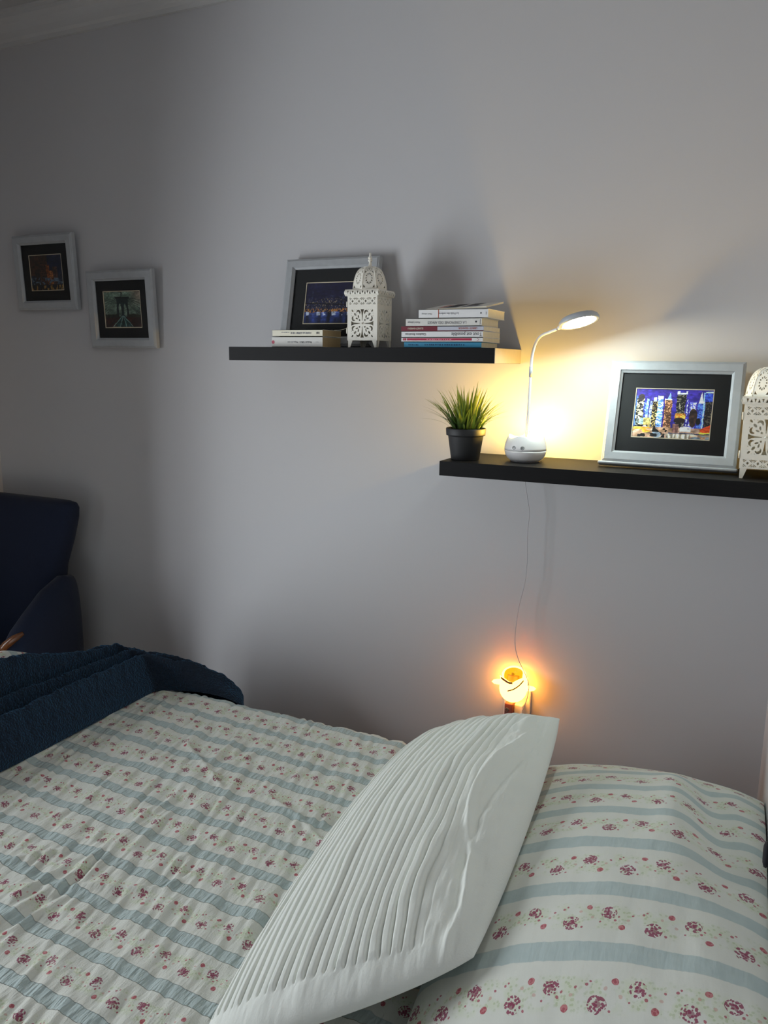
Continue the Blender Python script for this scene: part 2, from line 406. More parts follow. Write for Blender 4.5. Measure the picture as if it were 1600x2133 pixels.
def quilt():
    R = .045; drop = .22
    # path across the bed: far hem -> top -> near hem ; s measured from the far edge
    s_arr = np.concatenate([np.linspace(-drop, 0, 14)[:-1], np.linspace(0, R*PI/2, 12)[:-1], np.linspace(R*PI/2, R*PI/2+(BYF-BYN-2*R), 330)[:-1],
                            np.linspace(0, R*PI/2, 10)[:-1]+R*PI/2+(BYF-BYN-2*R), np.linspace(0, drop, 8)+R*PI+(BYF-BYN-2*R)])
    Lt = BYF-BYN-2*R
    def path(s):
        if s < 0: return BYF, BZ-R+s, 1.0, 0.0
        if s < R*PI/2: a = s/R; return BYF-R+R*math.cos(a), BZ-R+R*math.sin(a), math.cos(a), math.sin(a)
        s2 = s-R*PI/2
        if s2 < Lt: return BYF-R-s2, BZ, 0.0, 1.0
        s3 = s2-Lt
        if s3 < R*PI/2: a = s3/R; return BYN+R-R*math.sin(a), BZ-R+R*math.cos(a), -math.sin(a), math.cos(a)
        return BYN, BZ-R-(s3-R*PI/2), -1.0, 0.0
    pp = np.array([path(s) for s in s_arr]); Y0, Z0, NY, NZ = pp.T
    nx = 430; X = np.linspace(BX0-.02, BX1, nx)
    XX, SS = np.meshgrid(X, s_arr, indexing='ij'); YY = np.broadcast_to(Y0, XX.shape); 
    h = .010*fbm(XX*5, YY*5, 3, 3)+.006*fbm(XX*16, YY*13, 9, 3)
    # puckered seersucker relief, stronger on the printed stripes
    # edge softness
    def ridge(pts, wid, amp):
        d = np.full(XX.shape, 9.0); t_end = np.zeros(XX.shape)
        for (a, b) in zip(pts[:-1], pts[1:]):
            a = np.array(a); b = np.array(b); ab = b-a; L2 = ab@ab
            t = np.clip(((XX-a[0])*ab[0]+(YY-a[1])*ab[1])/L2, 0, 1)
            d = np.minimum(d, np.hypot(XX-a[0]-t*ab[0], YY-a[1]-t*ab[1]))
        q = d/wid
        return amp*(np.exp(-q*q))
    wob = .006*fbm(XX*9, YY*9, 21, 2)
    for pts, wid, amp in [
        ([(.292, -1.38), (.310, -1.19), (.290, -.95)], .009, .0075), ([(.335, -1.36), (.347, -1.25), (.318, -1.10), (.300, -.90)], .007, .0060),
        ([(.268, -1.30), (.282, -1.10)], .007, .004), ([(.372, -1.22), (.345, -1.02), (.335, -.93)], .006, .004),
        ([(.165, -.678), (.285, -.756), (.369, -.813)], .007, .006), ([(.49, -.799), (.589, -.837), (.70, -.908)], .006, .005),
        ([(.221, -1.285), (.36, -1.211), (.492, -1.154), (.512, -1.096)], .007, .005), ([(.267, -.655), (.22, -.50), (.225, -.43)], .006, .004),
        ([(.162, -1.236), (.233, -1.149)], .007, .005), ([(.30, -.90), (.275, -.70), (.262, -.60)], .010, .005), ([(.33, -.70), (.36, -.60)], .006, .003),
        ([(.10, -1.20), (.16, -.90), (.12, -.70)], .006, .002), ([(.50, -1.30), (.46, -1.10), (.47, -.9)], .006, .0025)]:
        h = h+ridge(pts, wid, amp)
    h = h-ridge([(.323, -1.37), (.330, -1.2), (.305, -.97)], .006, .004)
    top = NZ**2
    puck = .0074*(vnoise(XX*84+2.5*YY*8, YY*15+XX*5, 5)-.5)+.003*(vnoise(XX*40, YY*30, 6)-.5)
    h = h+puck
    # foot of the bed rises over the foot board, the near side more than the wall side
    rise = sstep(XX, -.26, -.425)*(.045+.120*sstep(YY, -.44, -.76))*1.0
    ov = sstep(XX, BX0+.012, BX0-.02)
    PX = XX+0*h; PY = YY+NY*h+.004*np.sin(XX*9)*(1-top); PZ = Z0+NZ*h+rise*top-ov*.16
    V = np.stack([PX, PY, PZ], -1).reshape(-1, 3)
    o = mk('quilt', V, gridfaces(nx, len(s_arr)), M['quilt'], None, True)
    # UV: u along the bed, v across it ; printed stripes run a little askew to the bed edge
    ytop = BYF-R-(SS-R*PI/2)
    vv = (ytop+.423+.040*(XX-.2))+.1004*.5+.003*fbm(XX*7, YY*4, 40, 2)
    set_uv(o.data, np.stack([XX, vv], -1).reshape(-1, 2))
    return tag(o, 'cream quilt printed with blue-green stripes and red flowers, spread over the bed', 'quilt')
quilt()

def soft_pad(name, P, nu, nv, thick_f, thick_b, pw, inset, mat, disp=None, uvf=None, rnd=.07):
    """closed pillow: P(u,v)->mid surface point arrays and normals; front/back bulges"""
    u = np.linspace(0, 1, nu); v = np.linspace(0, 1, nv); U, Vv = np.meshgrid(u, v, indexing='ij')
    U = .5-.5*np.cos(PI*U)*.55-.45*(.5-U); Vv = .5-.5*np.cos(PI*Vv)*.55-.45*(.5-Vv)   # a little denser near the seams
    prof = (np.clip(np.sin(PI*U), 0, 1)**pw)*(np.clip(np.sin(PI*Vv), 0, 1)**pw)
    su, sv = 2*U-1, 2*Vv-1; kk = 1-rnd*(su*sv)**2             # rounded corners
    Ui = .5+(U-.5)*kk*(1-inset*np.sin(PI*Vv)*1.0); Vi = .5+(Vv-.5)*kk*(1-inset*np.sin(PI*U)*1.0)
    Pm, N = P(Ui, Vi)
    df = thick_f*prof; db = thick_b*prof
    if disp is not None: df = df+disp(U, Vv)*np.clip(prof*3, 0, 1)
    A = Pm+N*df[..., None]; B = Pm-N*db[..., None]
    V = np.concatenate([A.reshape(-1, 3), B.reshape(-1, 3)])
    V[:, 0] = np.minimum(V[:, 0], XR-.003)            # pressed flat against the wall
    F = gridfaces(nu, nv)+gridfaces(nu, nv, nu*nv, True)
    o = mk(name, V, F, mat, None, False)
    if uvf is not None:
        q = uvf(U, Vv).reshape(-1, 2); set_uv(o.data, np.concatenate([q, q]))
    bm = bmesh.new(); bm.from_mesh(o.data); bmesh.ops.remove_doubles(bm, verts=bm.verts, dist=1e-5); bmesh.ops.recalc_face_normals(bm, faces=bm.faces); bm.to_mesh(o.data); bm.free()
    o.data.polygons.foreach_set('use_smooth', [True]*len(o.data.polygons)); return o
def bil(c00, c10, c11, c01):
    c00, c10, c11, c01 = map(np.array, (c00, c10, c11, c01))
    def P(U, V):
        U = U[..., None]; V = V[..., None]
        p = c00*(1-U)*(1-V)+c10*U*(1-V)+c11*U*V+c01*(1-U)*V
        du = (c10-c00)*(1-V)+(c11-c01)*V; dv = (c01-c00)*(1-U)+(c11-c10)*U
        n = np.cross(du, dv); n /= np.linalg.norm(n, axis=-1, keepdims=True); n = np.where(n[..., 2:3] < 0, -n, n)
        return p, n
    return P
# floral pillow lying at the head (u: left->right, v: far->near)
def pil_disp(U, V):
    x, y = U*.56, V*.92
    d = .010*fbm(x*7, y*6, 60, 3)+.004*fbm(x*22, y*14, 61, 3)
    a = .62+.34*(V-.10)                                       # a diagonal fold near the wall end
    d = d-.020*np.exp(-((U-.78-.25*(V-.30))/.07)**2)*sstep(V, .05, .25)*sstep(V, .75, .45)
    d = d+.010*np.exp(-((U-.66-.25*(V-.30))/.07)**2)*sstep(V, .05, .25)*sstep(V, .75, .45)
    return d
P_pil = bil((.985, -.425, .525), (1.530, -.425, .548), (1.535, -1.40, .730), (1.035, -1.40, .520))
pil = soft_pad('bed_pillow', P_pil, 150, 190, .125, .034, .42, .035, M['pillowcase'], pil_disp,
               lambda U, V: np.stack([.96+.54*U, -.895*V-.012], -1))
tag(pil, 'plump pillow in the striped floral pillowcase at the head of the bed', 'pillow')

# pleated white cushion leaning on it (u: lower edge on the quilt -> upper edge, v: far end -> near end)
def cush_disp(U, V):
    n = 23
    wob = .052*fbm(V*3.6, U*3, 81, 3)+.022*fbm(V*11, U*9, 83, 2)
    q = (U+wob*np.clip(U*1.6, .25, 1))/.80*n+.10*np.sin(V*17+U*9)
    fr = q-np.floor(q)
    tuck = 1-np.abs(2*np.clip(fr*1.04, 0, 1)-1)**4.5          # plump rounded tucks with narrow creases
    amp = .0088*(.45+.9*vnoise(np.floor(q)*.73, V*4, 85))
    on = sstep(U, .84, .74)*sstep(V, .958, .945)*sstep(U, .0, .03)
    cr = .016*fbm(U*14, V*5, 87, 4)+.012*fbm(U*10+V*9, V*9-U*4, 88, 3)
    fold = .007*np.exp(-((U-.86-.05*np.sin(V*9))/.016)**2)*sstep(V, .15, .3)-.005*np.exp(-((U-.90-.04*np.sin(V*7))/.02)**2)*sstep(V, .25, .4)
    return tuck*amp*on-.006*on+(cr+fold)*np.maximum(.22+.78*sstep(U, .72, .86), .7*sstep(V, .94, .965))
P_cu = bil((.675, -.400, .515), (1.085, -.455, .695), (1.150, -1.290, .665), (.770, -1.50, .515))
cu = soft_pad('cushion', P_cu, 420, 300, .104, .034, .50, .040, M['cushion'], cush_disp, None, .11)
tag(cu, 'white fleece cushion with rows of wavy pleats, leaning on the floral pillow', 'cushion')

# knob standing in for an unidentified dark shape at the right wall, just inside the right edge of the picture
dk = lathe('dark_standin', [(.007, 0), (.007, .004), (.016, .0055), (.0195, .0085), (.0185, .0120), (.012, .0140), (0, .0145)], M['black_fabric'], None, 28)
dk.rotation_euler = (0, -PI/2, 0); dk.location = (XR, -.955, .742)
tag(dk, 'small round black hook for an unidentified dark shape at the right wall above the floral pillow', 'standin')

def blanket():
    R = .055; L1 = 1.30; yend = -.415
    s_arr = np.concatenate([np.linspace(0, L1, 240)[:-1], np.linspace(L1, L1+R*PI/2, 40)[:-1], np.linspace(L1+R*PI/2, L1+R*PI/2+.16, 40)])
    nu = 240; u = np.linspace(0, 1, nu)
    Uu, S = np.meshgrid(u, s_arr, indexing='ij')
    ph = np.clip((S-L1)/R, 0, PI/2); dn = np.clip(S-L1-R*PI/2, 0, 9)
    by = np.where(S < L1, yend-L1+S, yend+R*np.sin(ph)); bz = np.where(S < L1, BZ, BZ-R+R*np.cos(ph))-dn
    NY = np.sin(ph); NZ = np.cos(ph)
    far = sstep(S, L1-.05, L1+.075)
    xr = -.128+.235*far+.012*fbm(S*5, 0*S, 31, 2)-.02*sstep(S, .9, .3)
    xl = -.365+.03*far+.010*fbm(S*4, 0*S, 39, 2)
    xx = xr+(xl-xr)*Uu
    e = np.clip((xr-xx)/.055, 0, 1); el = np.clip((xx-xl)/.05, 0, 1)
    edge = np.sqrt(np.clip(1-(1-e)**2, 0, 1))*np.sqrt(np.clip(1-(1-el)**2, 0, 1))
    Hh = (.060+.012*sstep(S, .3, 1.2))*(1-.45*far)
    # folds run along the blanket and crowd together towards the wall
    k = S/L1; d = (xr-xx)*(1+.9*np.clip(k, 0, 1.1)**2)+.012*fbm(S*6, Uu*2, 33, 3)
    folds = .020*np.exp(-((d-.075)/.030)**2)-.018*np.exp(-((d-.125)/.016)**2)+.022*np.exp(-((d-.165)/.024)**2)-.020*np.exp(-((d-.215)/.016)**2)+.024*np.exp(-((d-.26)/.03)**2)-.018*np.exp(-((d-.32)/.02)**2)+.014*np.exp(-((d-.36)/.03)**2)
    fuzz = .012*fbm(xx*40, S*40, 35, 3)+.012*fbm(xx*100, S*100, 37, 2)
    rise = sstep(xx, -.22, -.40)*(.02+.125*sstep(by, -.46, -.80))*NZ**2
    hgt = edge*(Hh+folds*2.0*(1-.45*far)+fuzz)+.002
    y = by+NY*hgt; z = bz+NZ*hgt+rise
    V = np.stack([xx, y, z], -1).reshape(-1, 3)
    o = mk('throw_blanket', V, gridfaces(nu, len(s_arr), 0, True), M['blanket'], None, True)
    return tag(o, 'fluffy navy blue throw blanket folded across the foot of the bed', 'blanket')
blanket()

# ------------------------------------------------------------------ armchair in the corner
def loft(name, st, mat, parent, n=28, p=3.2):
    """stations: (centre, half-axis vector a, half-axis vector b); superellipse sections, domed ends"""
    V, F = [], []; m = len(st)
    for c, a, b in st:
        c, a, b = map(lambda q: np.array(q, float), (c, a, b))
        for i in range(n):
            t = 2*PI*i/n; ct, s_ = math.cos(t), math.sin(t)
            V.append(c+a*math.copysign(abs(ct)**(2/p), ct)+b*math.copysign(abs(s_)**(2/p), s_))
    for j in range(m-1):
        for i in range(n):
            k = (i+1) % n; F.append((j*n+i, j*n+k, (j+1)*n+k, (j+1)*n+i))
    F.append(tuple(range(n))[::-1]); F.append(tuple((m-1)*n+i for i in range(n)))
    o = mk(name, V, F, mat, parent, True)
    bm = bmesh.new(); bm.from_mesh(o.data); bmesh.ops.recalc_face_normals(bm, faces=bm.faces); bm.to_mesh(o.data); bm.free(); return o
ch = empty('armchair', (-.98, -.30, 0)); tag(ch, 'navy upholstered armchair with wooden arm end in the corner', 'armchair')
def cl(p): return (p[0]+.98, p[1]+.30, p[2])
bst = []
for z, hw_, y, th in [(.36, .150, -.170, .060), (.42, .165, -.160, .066), (.60, .160, -.140, .066), (.72, .170, -.125, .062), (.82, .205, -.115, .058), (.90, .228, -.108, .052), (.935, .232, -.105, .046), (.952, .226, -.104, .036), (.960, .205, -.104, .018)]:
    bst.append((cl((-1.003, y, z-.0)), (hw_, 0, 0), (0, th, 0)))
loft('backrest', bst, M['chair'], ch, 36, 3.6)
for s in (1, -1):
    ast = []
    for y, x, zt, hw_ in [(-.095, -.815, .640, .026), (-.115, -.805, .690, .044), (-.18, -.783, .705, .054), (-.28, -.755, .680, .058), (-.38, -.722, .635, .058), (-.45, -.700, .600, .056), (-.485, -.690, .575, .048), (-.50, -.690, .550, .030)]:
        xx = x if s > 0 else min(-1.175, -1.90-x+.04)
        zc = (zt+.15)/2; ast.append((cl((xx, y, zc)), (hw_*(1 if s > 0 else .9), 0, 0), (0, 0, (zt-.15)/2)))
    loft('arm', ast, M['chair'], ch, 32, 3.0)
    xk = -.672 if s > 0 else -1.19
    tube('arm_knob', [cl((xk+.040, -.480, .608)), cl((xk+.022, -.497, .594)), cl((xk-.004, -.509, .572)), cl((xk-.028, -.514, .548)), cl((xk-.040, -.512, .53))], [.006, .012, .0135, .0125, .006], M['chairwood'], ch, 14)
    for y in (-.13, -.47):
        tube('leg', [cl(((-.72 if s > 0 else -1.16), y, 0)), cl(((-.72 if s > 0 else -1.16), y, .16))], [.016, .024], M['chairwood'], ch, 12)
loft('seat', [(cl((-.96, -.13, .31)), (.20, 0, 0), (0, 0, .10)), (cl((-.96, -.20, .31)), (.215, 0, 0), (0, 0, .12)), (cl((-.96, -.45, .31)), (.215, 0, 0), (0, 0, .125)), (cl((-.96, -.53, .30)), (.21, 0, 0), (0, 0, .11)), (cl((-.96, -.555, .29)), (.19, 0, 0), (0, 0, .08))], M['chair'], ch, 32, 4)

# ------------------------------------------------------------------ framed prints
def rect(w_, h_, x=0, y=0): return [(x-w_/2, y-h_/2), (x+w_/2, y-h_/2), (x+w_/2, y+h_/2), (x-w_/2, y+h_/2)]
def paint(fn, nx, ny, gain=1.0):
    X, Y = np.meshgrid((np.arange(nx)+.5)/nx, (np.arange(ny)+.5)/ny, indexing='ij')
    wx, wy = .030*fbm(X*11, Y*9, 201, 3), .040*fbm(X*9, Y*11, 205, 3)
    X, Y = np.clip(X+wx, 0, 1), np.clip(Y+wy, 0, 1)
    c = np.zeros((nx, ny, 3)); fn(X, Y, c); c *= (1+.9*fbm(X*22, Y*30, 211, 3))[..., None]; c += (.10*fbm(X*60, Y*8, 215, 2))[..., None]*sstep(Y, .5, .0)[..., None]; c = np.clip(c*gain, 0, 1)
    return np.where(c <= .04045, c/12.92, ((c+.055)/1.055)**2.4)
def picture(parent, w_, h_, y, z0, fn, nx=220, ny=150):
    c = paint(fn, nx, ny, {'p_city': 1.28, 'p_river': 1.2, 'p_bridge': 1.15, 'p_dusk': 1.1}[fn.__name__])
    V = [((i/nx-.5)*w_, y, z0+(j/ny-.5)*h_) for i in range(nx+1) for j in range(ny+1)]
    F = [(i*(ny+1)+j, (i+1)*(ny+1)+j, (i+1)*(ny+1)+j+1, i*(ny+1)+j+1) for i in range(nx) for j in range(ny)]
    o = mk('picture', V, F, M['print'], parent)
    at = o.data.color_attributes.new('print', 'FLOAT_COLOR', 'CORNER')
    arr = np.ones((nx*ny, 4, 4)); arr[:, :, :3] = c.reshape(-1, 1, 3); at.data.foreach_set('color', arr.ravel())
    return o
def framed(name, label, loc, rot, W, Hh, bar, depth, ow, oh, pw_, ph_, fn, stand=False, oz=0, ledge=False):
    """local: x right, z up, front towards -y, origin bottom centre of the back"""
    r = empty(name, loc, rot); tag(r, label, 'picture')
    # mitred moulding: profile (inset from outer edge, y)
    prof = [(0, 0), (0, -depth*.72), (.0025, -depth*.86), (.005, -depth*.90), (.007, -depth), (bar*.80, -depth*.97), (bar*.84, -depth*.82), (bar, -depth*.62), (bar, 0)]
    for side in range(4):
        V = []; 
        for d, y in prof:
            x0, x1, z0, z1 = -W/2+d, W/2-d, d, Hh-d
            seg = [((x0, z0), (x1, z0)), ((x1, z0), (x1, z1)), ((x1, z1), (x0, z1)), ((x0, z1), (x0, z0))][side]
            V += [(seg[0][0], y, seg[0][1]), (seg[1][0], y, seg[1][1])]
        n = len(prof); F = [(2*i, 2*i+1, 2*((i+1) % n)+1, 2*((i+1) % n)) for i in range(n)]
        F += [tuple(2*i for i in range(n))[::-1], tuple(2*i+1 for i in range(n))]
        o = mk('frame_rail', V, F, M['frame'], r)
        bm = bmesh.new(); bm.from_mesh(o.data); bmesh.ops.recalc_face_normals(bm, faces=bm.faces); bm.to_mesh(o.data); bm.free()
    zc = Hh/2
    def flat(nm, loops, thick, y, mat):
        me = shape2d(loops, thick); me.transform(Matrix.Translation((0, y, zc)) @ Matrix.Rotation(PI/2, 4, 'X')); return link(nm, me, mat, r)
    y0 = -depth*.30
    flat('mat_board', [rect(W-2*bar+.004, Hh-2*bar+.004), rect(pw_+.0036, ph_+.0036, 0, oz)], .0018, y0-.001, M['mat'])
    flat('mat_edge', [rect(pw_+.0040, ph_+.0040, 0, oz), rect(pw_-.0006, ph_-.0006, 0, oz)], .0016, y0-.0008, M['matedge'])
    picture(r, pw_, ph_, y0, zc+oz, fn)
    boxes('backing_board', [(-W/2+bar*.6, W/2-bar*.6, y0+.001, y0+.003, bar*.6, Hh-bar*.6)], M['bedwood'], r)
    boxes('glass_pane', [(-W/2+bar-.002, W/2-bar+.002, y0-.0042, y0-.0034, bar-.002, Hh-bar+.002)], M['glass'], r)
    if ledge: boxes('base_ledge', [(-W/2-.006, W/2+.004, -depth-.006, .0, -.0075, .0)], M['frame'], r, .003)
    return r
H2 = lambda X, Y, s: vnoise(X*s, Y*s, int(s))
def p_dusk(X, Y, c):
    c[:] = (.20, .14, .10); c[X > .55] = (.07, .10, .19)
    n = fbm(X*9, Y*9, 100, 4)[..., None]; c += n*np.array([.28, .16, .10])
    for x0, x1, y1, col in [(0, .16, .42, (.10, .12, .16)), (.14, .30, .5, (.14, .10, .09)), (.30, .52, .99, (.20, .13, .09)), (.50, .60, .72, (.40, .22, .10)), (.60, .72, .56, (.48, .29, .15)), (.70, .84, .66, (.24, .17, .15)), (.84, 1.0, .48, (.13, .15, .21))]:
        m = (X >= x0) & (X < x1) & (Y < y1); c[m] = np.array(col)*(.6+.9*vnoise(X*40, Y*34, 101)[m])[:, None]
    m = (Y < .36) & (vnoise(X*26, Y*22, 103) > .62); c[m] = (.30, .36, .42)
    m = (Y < .16); c[m] = np.array((.09, .09, .12))+.0; m = (Y < .14) & (vnoise(X*30, Y*9, 104) > .55); c[m] = (.50, .38, .20)
def p_bridge(X, Y, c):
    g = .42+.20*(Y-.5); c[..., 0] = g*.82; c[..., 1] = g*.98; c[..., 2] = g*.86
    c += (fbm(X*5, Y*5, 110, 4)*.45)[..., None]*np.array([1, 1, .9]); c[..., 0] += .14*sstep(X, .6, 1)*sstep(Y, .5, .95)
    for x0 in (-.1, 1.1):
        for k in range(7):
            xe = .5; yy = .86-(abs(X-.5))*(.25+.16*k); m = np.abs(Y-yy) < .006; c[m & (np.abs(X-.5) > .03)] *= .45
    m = np.abs(X-.49) < .012; c[m & (Y > .8)] *= .3
    tw = (np.abs(X-.5) < .175-.05*(Y-.3)) & (Y < .82) & (Y > .25)
    for cx_ in (.43, .57):
        ar = (np.abs(X-cx_) < .038*np.sqrt(np.clip((.66-Y)/.12, 0, 1))) & (Y < .66); tw &= ~ar
    c[tw] = np.array((.07, .12, .12))+.04*vnoise(X*30, Y*30, 111)[tw][:, None]
    m = (np.abs(X-.5) < .19) & (Y > .80) & (Y < .845); c[m] = (.06, .09, .09)
    m = (Y < .30); c[m] = np.array((.16, .08, .06))*(.5+vnoise(X*24, Y*24, 112)[m])[:, None]
    m = (Y < .36) & (Y > .28) & (np.abs(X-.5) > .12); c[m] = np.array((.10, .10, .07))*(.6+1.2*vnoise(X*30, Y*20, 113)[m])[:, None]
    rd = (Y < .34) & (np.abs(X-.5) < .05+(.34-Y)*.55); c[rd] = np.array((.10, .20, .20))*(.5+1.2*vnoise(X*36, Y*6, 114)[rd])[:, None]
    for k in (-.9, -.3, .25, .8):
        m = (Y < .33) & (np.abs(X-.5-k*(.34-Y)) < .010); c[m] = (.42, .55, .52)
    m = (Y < .012) | (Y > .988) | (X < .012) | (X > .988); c[m] = (.45, .42, .33)
def p_river(X, Y, c):
    c[..., 0] = .055+.03*Y; c[..., 1] = .06+.02*Y; c[..., 2] = .14+.05*Y; c += (fbm(X*4, Y*4, 120, 3)*.12)[..., None]
    for x0, x1, y1 in [(.04, .10, .62), (.12, .15, .80), (.16, .24, .55), (.26, .34, .50), (.40, .44, .66), (.52, .56, .70), (.60, .66, .58), (.68, .73, .66), (.74, .79, .80), (.81, .85, .72), (.87, .95, .60)]:
        m = (X > x0) & (X < x1) & (Y < y1) & (Y > .3); c[m] = np.array((.08, .09, .15))*(.7+1.5*vnoise(X*60, Y*50, 121)[m])[:, None]
    m = (Y > .3) & (Y < .62) & (vnoise(X*70, Y*50, 122) > .80); c[m] = (.50, .45, .36)
    m = np.abs(Y-(.50-.05*X)) < .012; c[m] = (.03, .03, .05)
    m = (Y > .28) & (Y < .36) & (vnoise(X*75, Y*40, 123) > .60); c[m] = (.62, .42, .20)
    m = Y < .28; s = vnoise(X*16, Y*2.5, 124)[m]; f = Y[m]/.28; b = .25+.75*s
    c[m] = np.stack([.10+.28*s*f**2, .14+.30*s*f**1.5, .28+.42*s*f], -1)*b[:, None]*1.25
    m = (Y > .20) & (Y < .29) & (vnoise(X*26, Y*3, 125) > .66); c[m] = (.62, .66, .74)
def p_city(X, Y, c):
    c[..., 0] = .15+.06*Y; c[..., 1] = .14+.02*Y; c[..., 2] = .50+.02*Y; c += (fbm(X*5, Y*5, 130, 3)*.12)[..., None]
    def b(x0, x1, y1, col, win=None, th=.6, y0=.22, s=130, sx=70, sy=50):
        m = (X >= x0) & (X < x1) & (Y < y1) & (Y > y0); c[m] = np.array(col)*(.75+.5*vnoise(X*40, Y*40, s)[m])[:, None]
        if win is not None:
            q = m & (vnoise(X*sx, Y*sy, s+1) > th); c[q] = win
    b(0, .03, .86, (.35, .50, .85)); b(.02, .12, .80, (.09, .07, .07), (.80, .76, .62), .52, s=131)
    m = ((X-.075)**2/.0016+(Y-.82)**2/.006 < 1); c[m] = (.20, .16, .18)
    b(.12, .15, .74, (.16, .22, .60), (.55, .70, .95), .6, s=133); b(.15, .185, .80, (.42, .58, .92), (.70, .85, 1), .6, s=135)
    b(.20, .25, .76, (.62, .68, .80), (.30, .35, .6), .6, s=137); b(.235, .30, .76, (.10, .07, .07), (.78, .68, .42), .60, s=139)
    b(.245, .285, .83, (.75, .82, .97), None, y0=.75); b(.30, .37, .80, (.35, .55, .90), (.80, .92, 1), .55, s=141)
    b(.30, .37, .86, (.90, .93, .98), None, y0=.79); b(.39, .49, .78, (.34, .22, .15), (.72, .52, .38), .62, s=143)
    m = (np.abs(X-.455) < .03*np.clip((.93-Y)/.15, 0, 1)) & (Y > .78) & (Y < .95); c[m] = (.55, .68, .95)
    b(.39, .49, .80, (.80, .80, .82), None, y0=.775)
    b(.545, .66, .90, (.09, .09, .09), (.46, .44, .38), .68, s=145); b(.54, .675, .965, (.86, .88, .93), None, y0=.905)
    m = (X > .575) & (X < .655) & (Y > .935) & (Y < .99); c[m] = (.17, .15, .50)
    b(.535, .67, .52, (.70, .42, .14), (.90, .68, .30), .55, y0=.38, s=147)
    b(.68, .70, .80, (.20, .20, .62), (.70, .75, .95), .6, s=149); b(.72, .80, .75, (.38, .40, .80), (.80, .82, .95), .62, s=151)
    m = (np.abs(X-.855) < .032*np.clip((.96-Y)/.22, 0, 1)) & (Y > .70) & (Y < .96); c[m] = (.84, .86, .92)
    b(.82, .885, .72, (.16, .24, .62), (.30, .45, .85), .5, s=153); b(.885, .91, .95, (.48, .68, .95), (.7, .85, 1), .6, s=155)
    b(.905, 1, .97, (.14, .20, .60), (.22, .34, .80), .5, s=157); b(.91, 1, .97, (.62, .74, .82), None, y0=.94); b(.91, 1, .76, (.07, .07, .09), (.30, .28, .24), .62, y0=.26, s=159)
    m = ((X-.60)**2/.0055+(Y-.37)**2/.0032 < 1); c[m] = (.10, .07, .06)
    m = ((X-.77)**2/.0026+(Y-.43)**2/.035 < 1); c[m] = np.array((.16, .11, .09))*(.6+1.1*vnoise(X*30, Y*24, 161)[m])[:, None]
    m = ((X-.84)**2/.0009+(Y-.36)**2/.004 < 1); c[m] = (.05, .05, .06)
    b(.02, .06, .38, (.10, .11, .11), (.55, .60, .60), .6, y0=.16, s=163); b(.07, .13, .40, (.45, .60, .66), (.70, .80, .82), .6, y0=.28, s=165)
    b(.13, .23, .40, (.62, .55, .32), (.82, .72, .42), .5, y0=.16, s=167); b(.06, .20, .26, (.05, .05, .06), None, y0=.14)
    m = ((X-.16)**2/.0009+(Y-.21)**2/.0016 < 1); c[m] = (.85, .87, .88)
    g = Y < .22; n = vnoise(X*18, Y*26, 170)[g]; c[g] = np.stack([.55+.45*n, .42+.42*n, .30+.45*n], -1)*(.55+.6*vnoise(X*9, Y*12, 171)[g])[:, None]
    m = (Y < .21) & (Y > .10) & (X < .24) & (vnoise(X*12, Y*30, 172) > .4); c[m] = (.90, .64, .22)
    m = ((X-.36)**2/.010+(Y-.16)**2/.012 < 1) & (vnoise(X*22, Y*22, 173) > .45); c[m] = (.04, .04, .05)
    m = ((X-.32)**2/.004+(Y-.06)**2/.004 < 1); c[m] = (.50, .56, .62)
    m = (Y < .09) & (X > .07) & (X < .43) & (vnoise(X*14, Y*30, 174) > .42); c[m] = (.06, .06, .07)
    m = (X > .52) & (X < .60) & (Y < .30) & (Y > .12); c[m] = np.array((.42, .30, .28))*(.6+.8*vnoise(X*90, Y*2, 175)[m])[:, None]
    b(.62, .76, .24, (.78, .78, .80), None, y0=.14); m = (X > .88) & (Y < .30-(.98-X)*1.0) & (Y > .08); c[m] = (.80, .28, .10)
    m = (X > .86) & (Y < .14) & (Y > .08); c[m] = (.95, .70, .25)
    m = (Y > .095) & (Y < .115) & (X > .48); c[m] = (.20, .25, .36)
    m = (Y < .09) & (X > .45) & (X < .75); c[m] = np.array((.86, .82, .74))*(.45+.75*vnoise(X*60, Y*2, 176)[m])[:, None]
    m = (Y < .085) & (X > .76) & (vnoise(X*12, Y*30, 177) > .35); c[m] = (.45, .52, .58)
framed('framed_print', 'grey framed print of a dusky orange city, the leftmost picture on the wall', (-.936, -.006, 1.630), (math.radians(3.0), 0, 0), .287, .258, .033, .020, 0, 0, .154, .120, p_dusk)
framed('framed_print', 'grey framed print of a bridge tower and roadway, hung low on the wall', (-.592, -.006, 1.498), (math.radians(3.0), 0, 0), .289, .258, .034, .020, 0, 0, .160, .119, p_bridge)
framed('framed_print', 'grey framed night river print leaning behind the lantern on the upper shelf', (.232, -.074, 1.5012), (math.radians(-12), 0, 0), .312, .262, .030, .021, 0, 0, .166, .121, p_river)
framed('framed_print', 'silver grey framed print of a blue night skyline leaning on the lower shelf', (1.2125, -.112, 1.2185), (math.radians(-17.5), 0, 0), .315, .262, .030, .021, 0, 0, .181, .124, p_city, ledge=True)

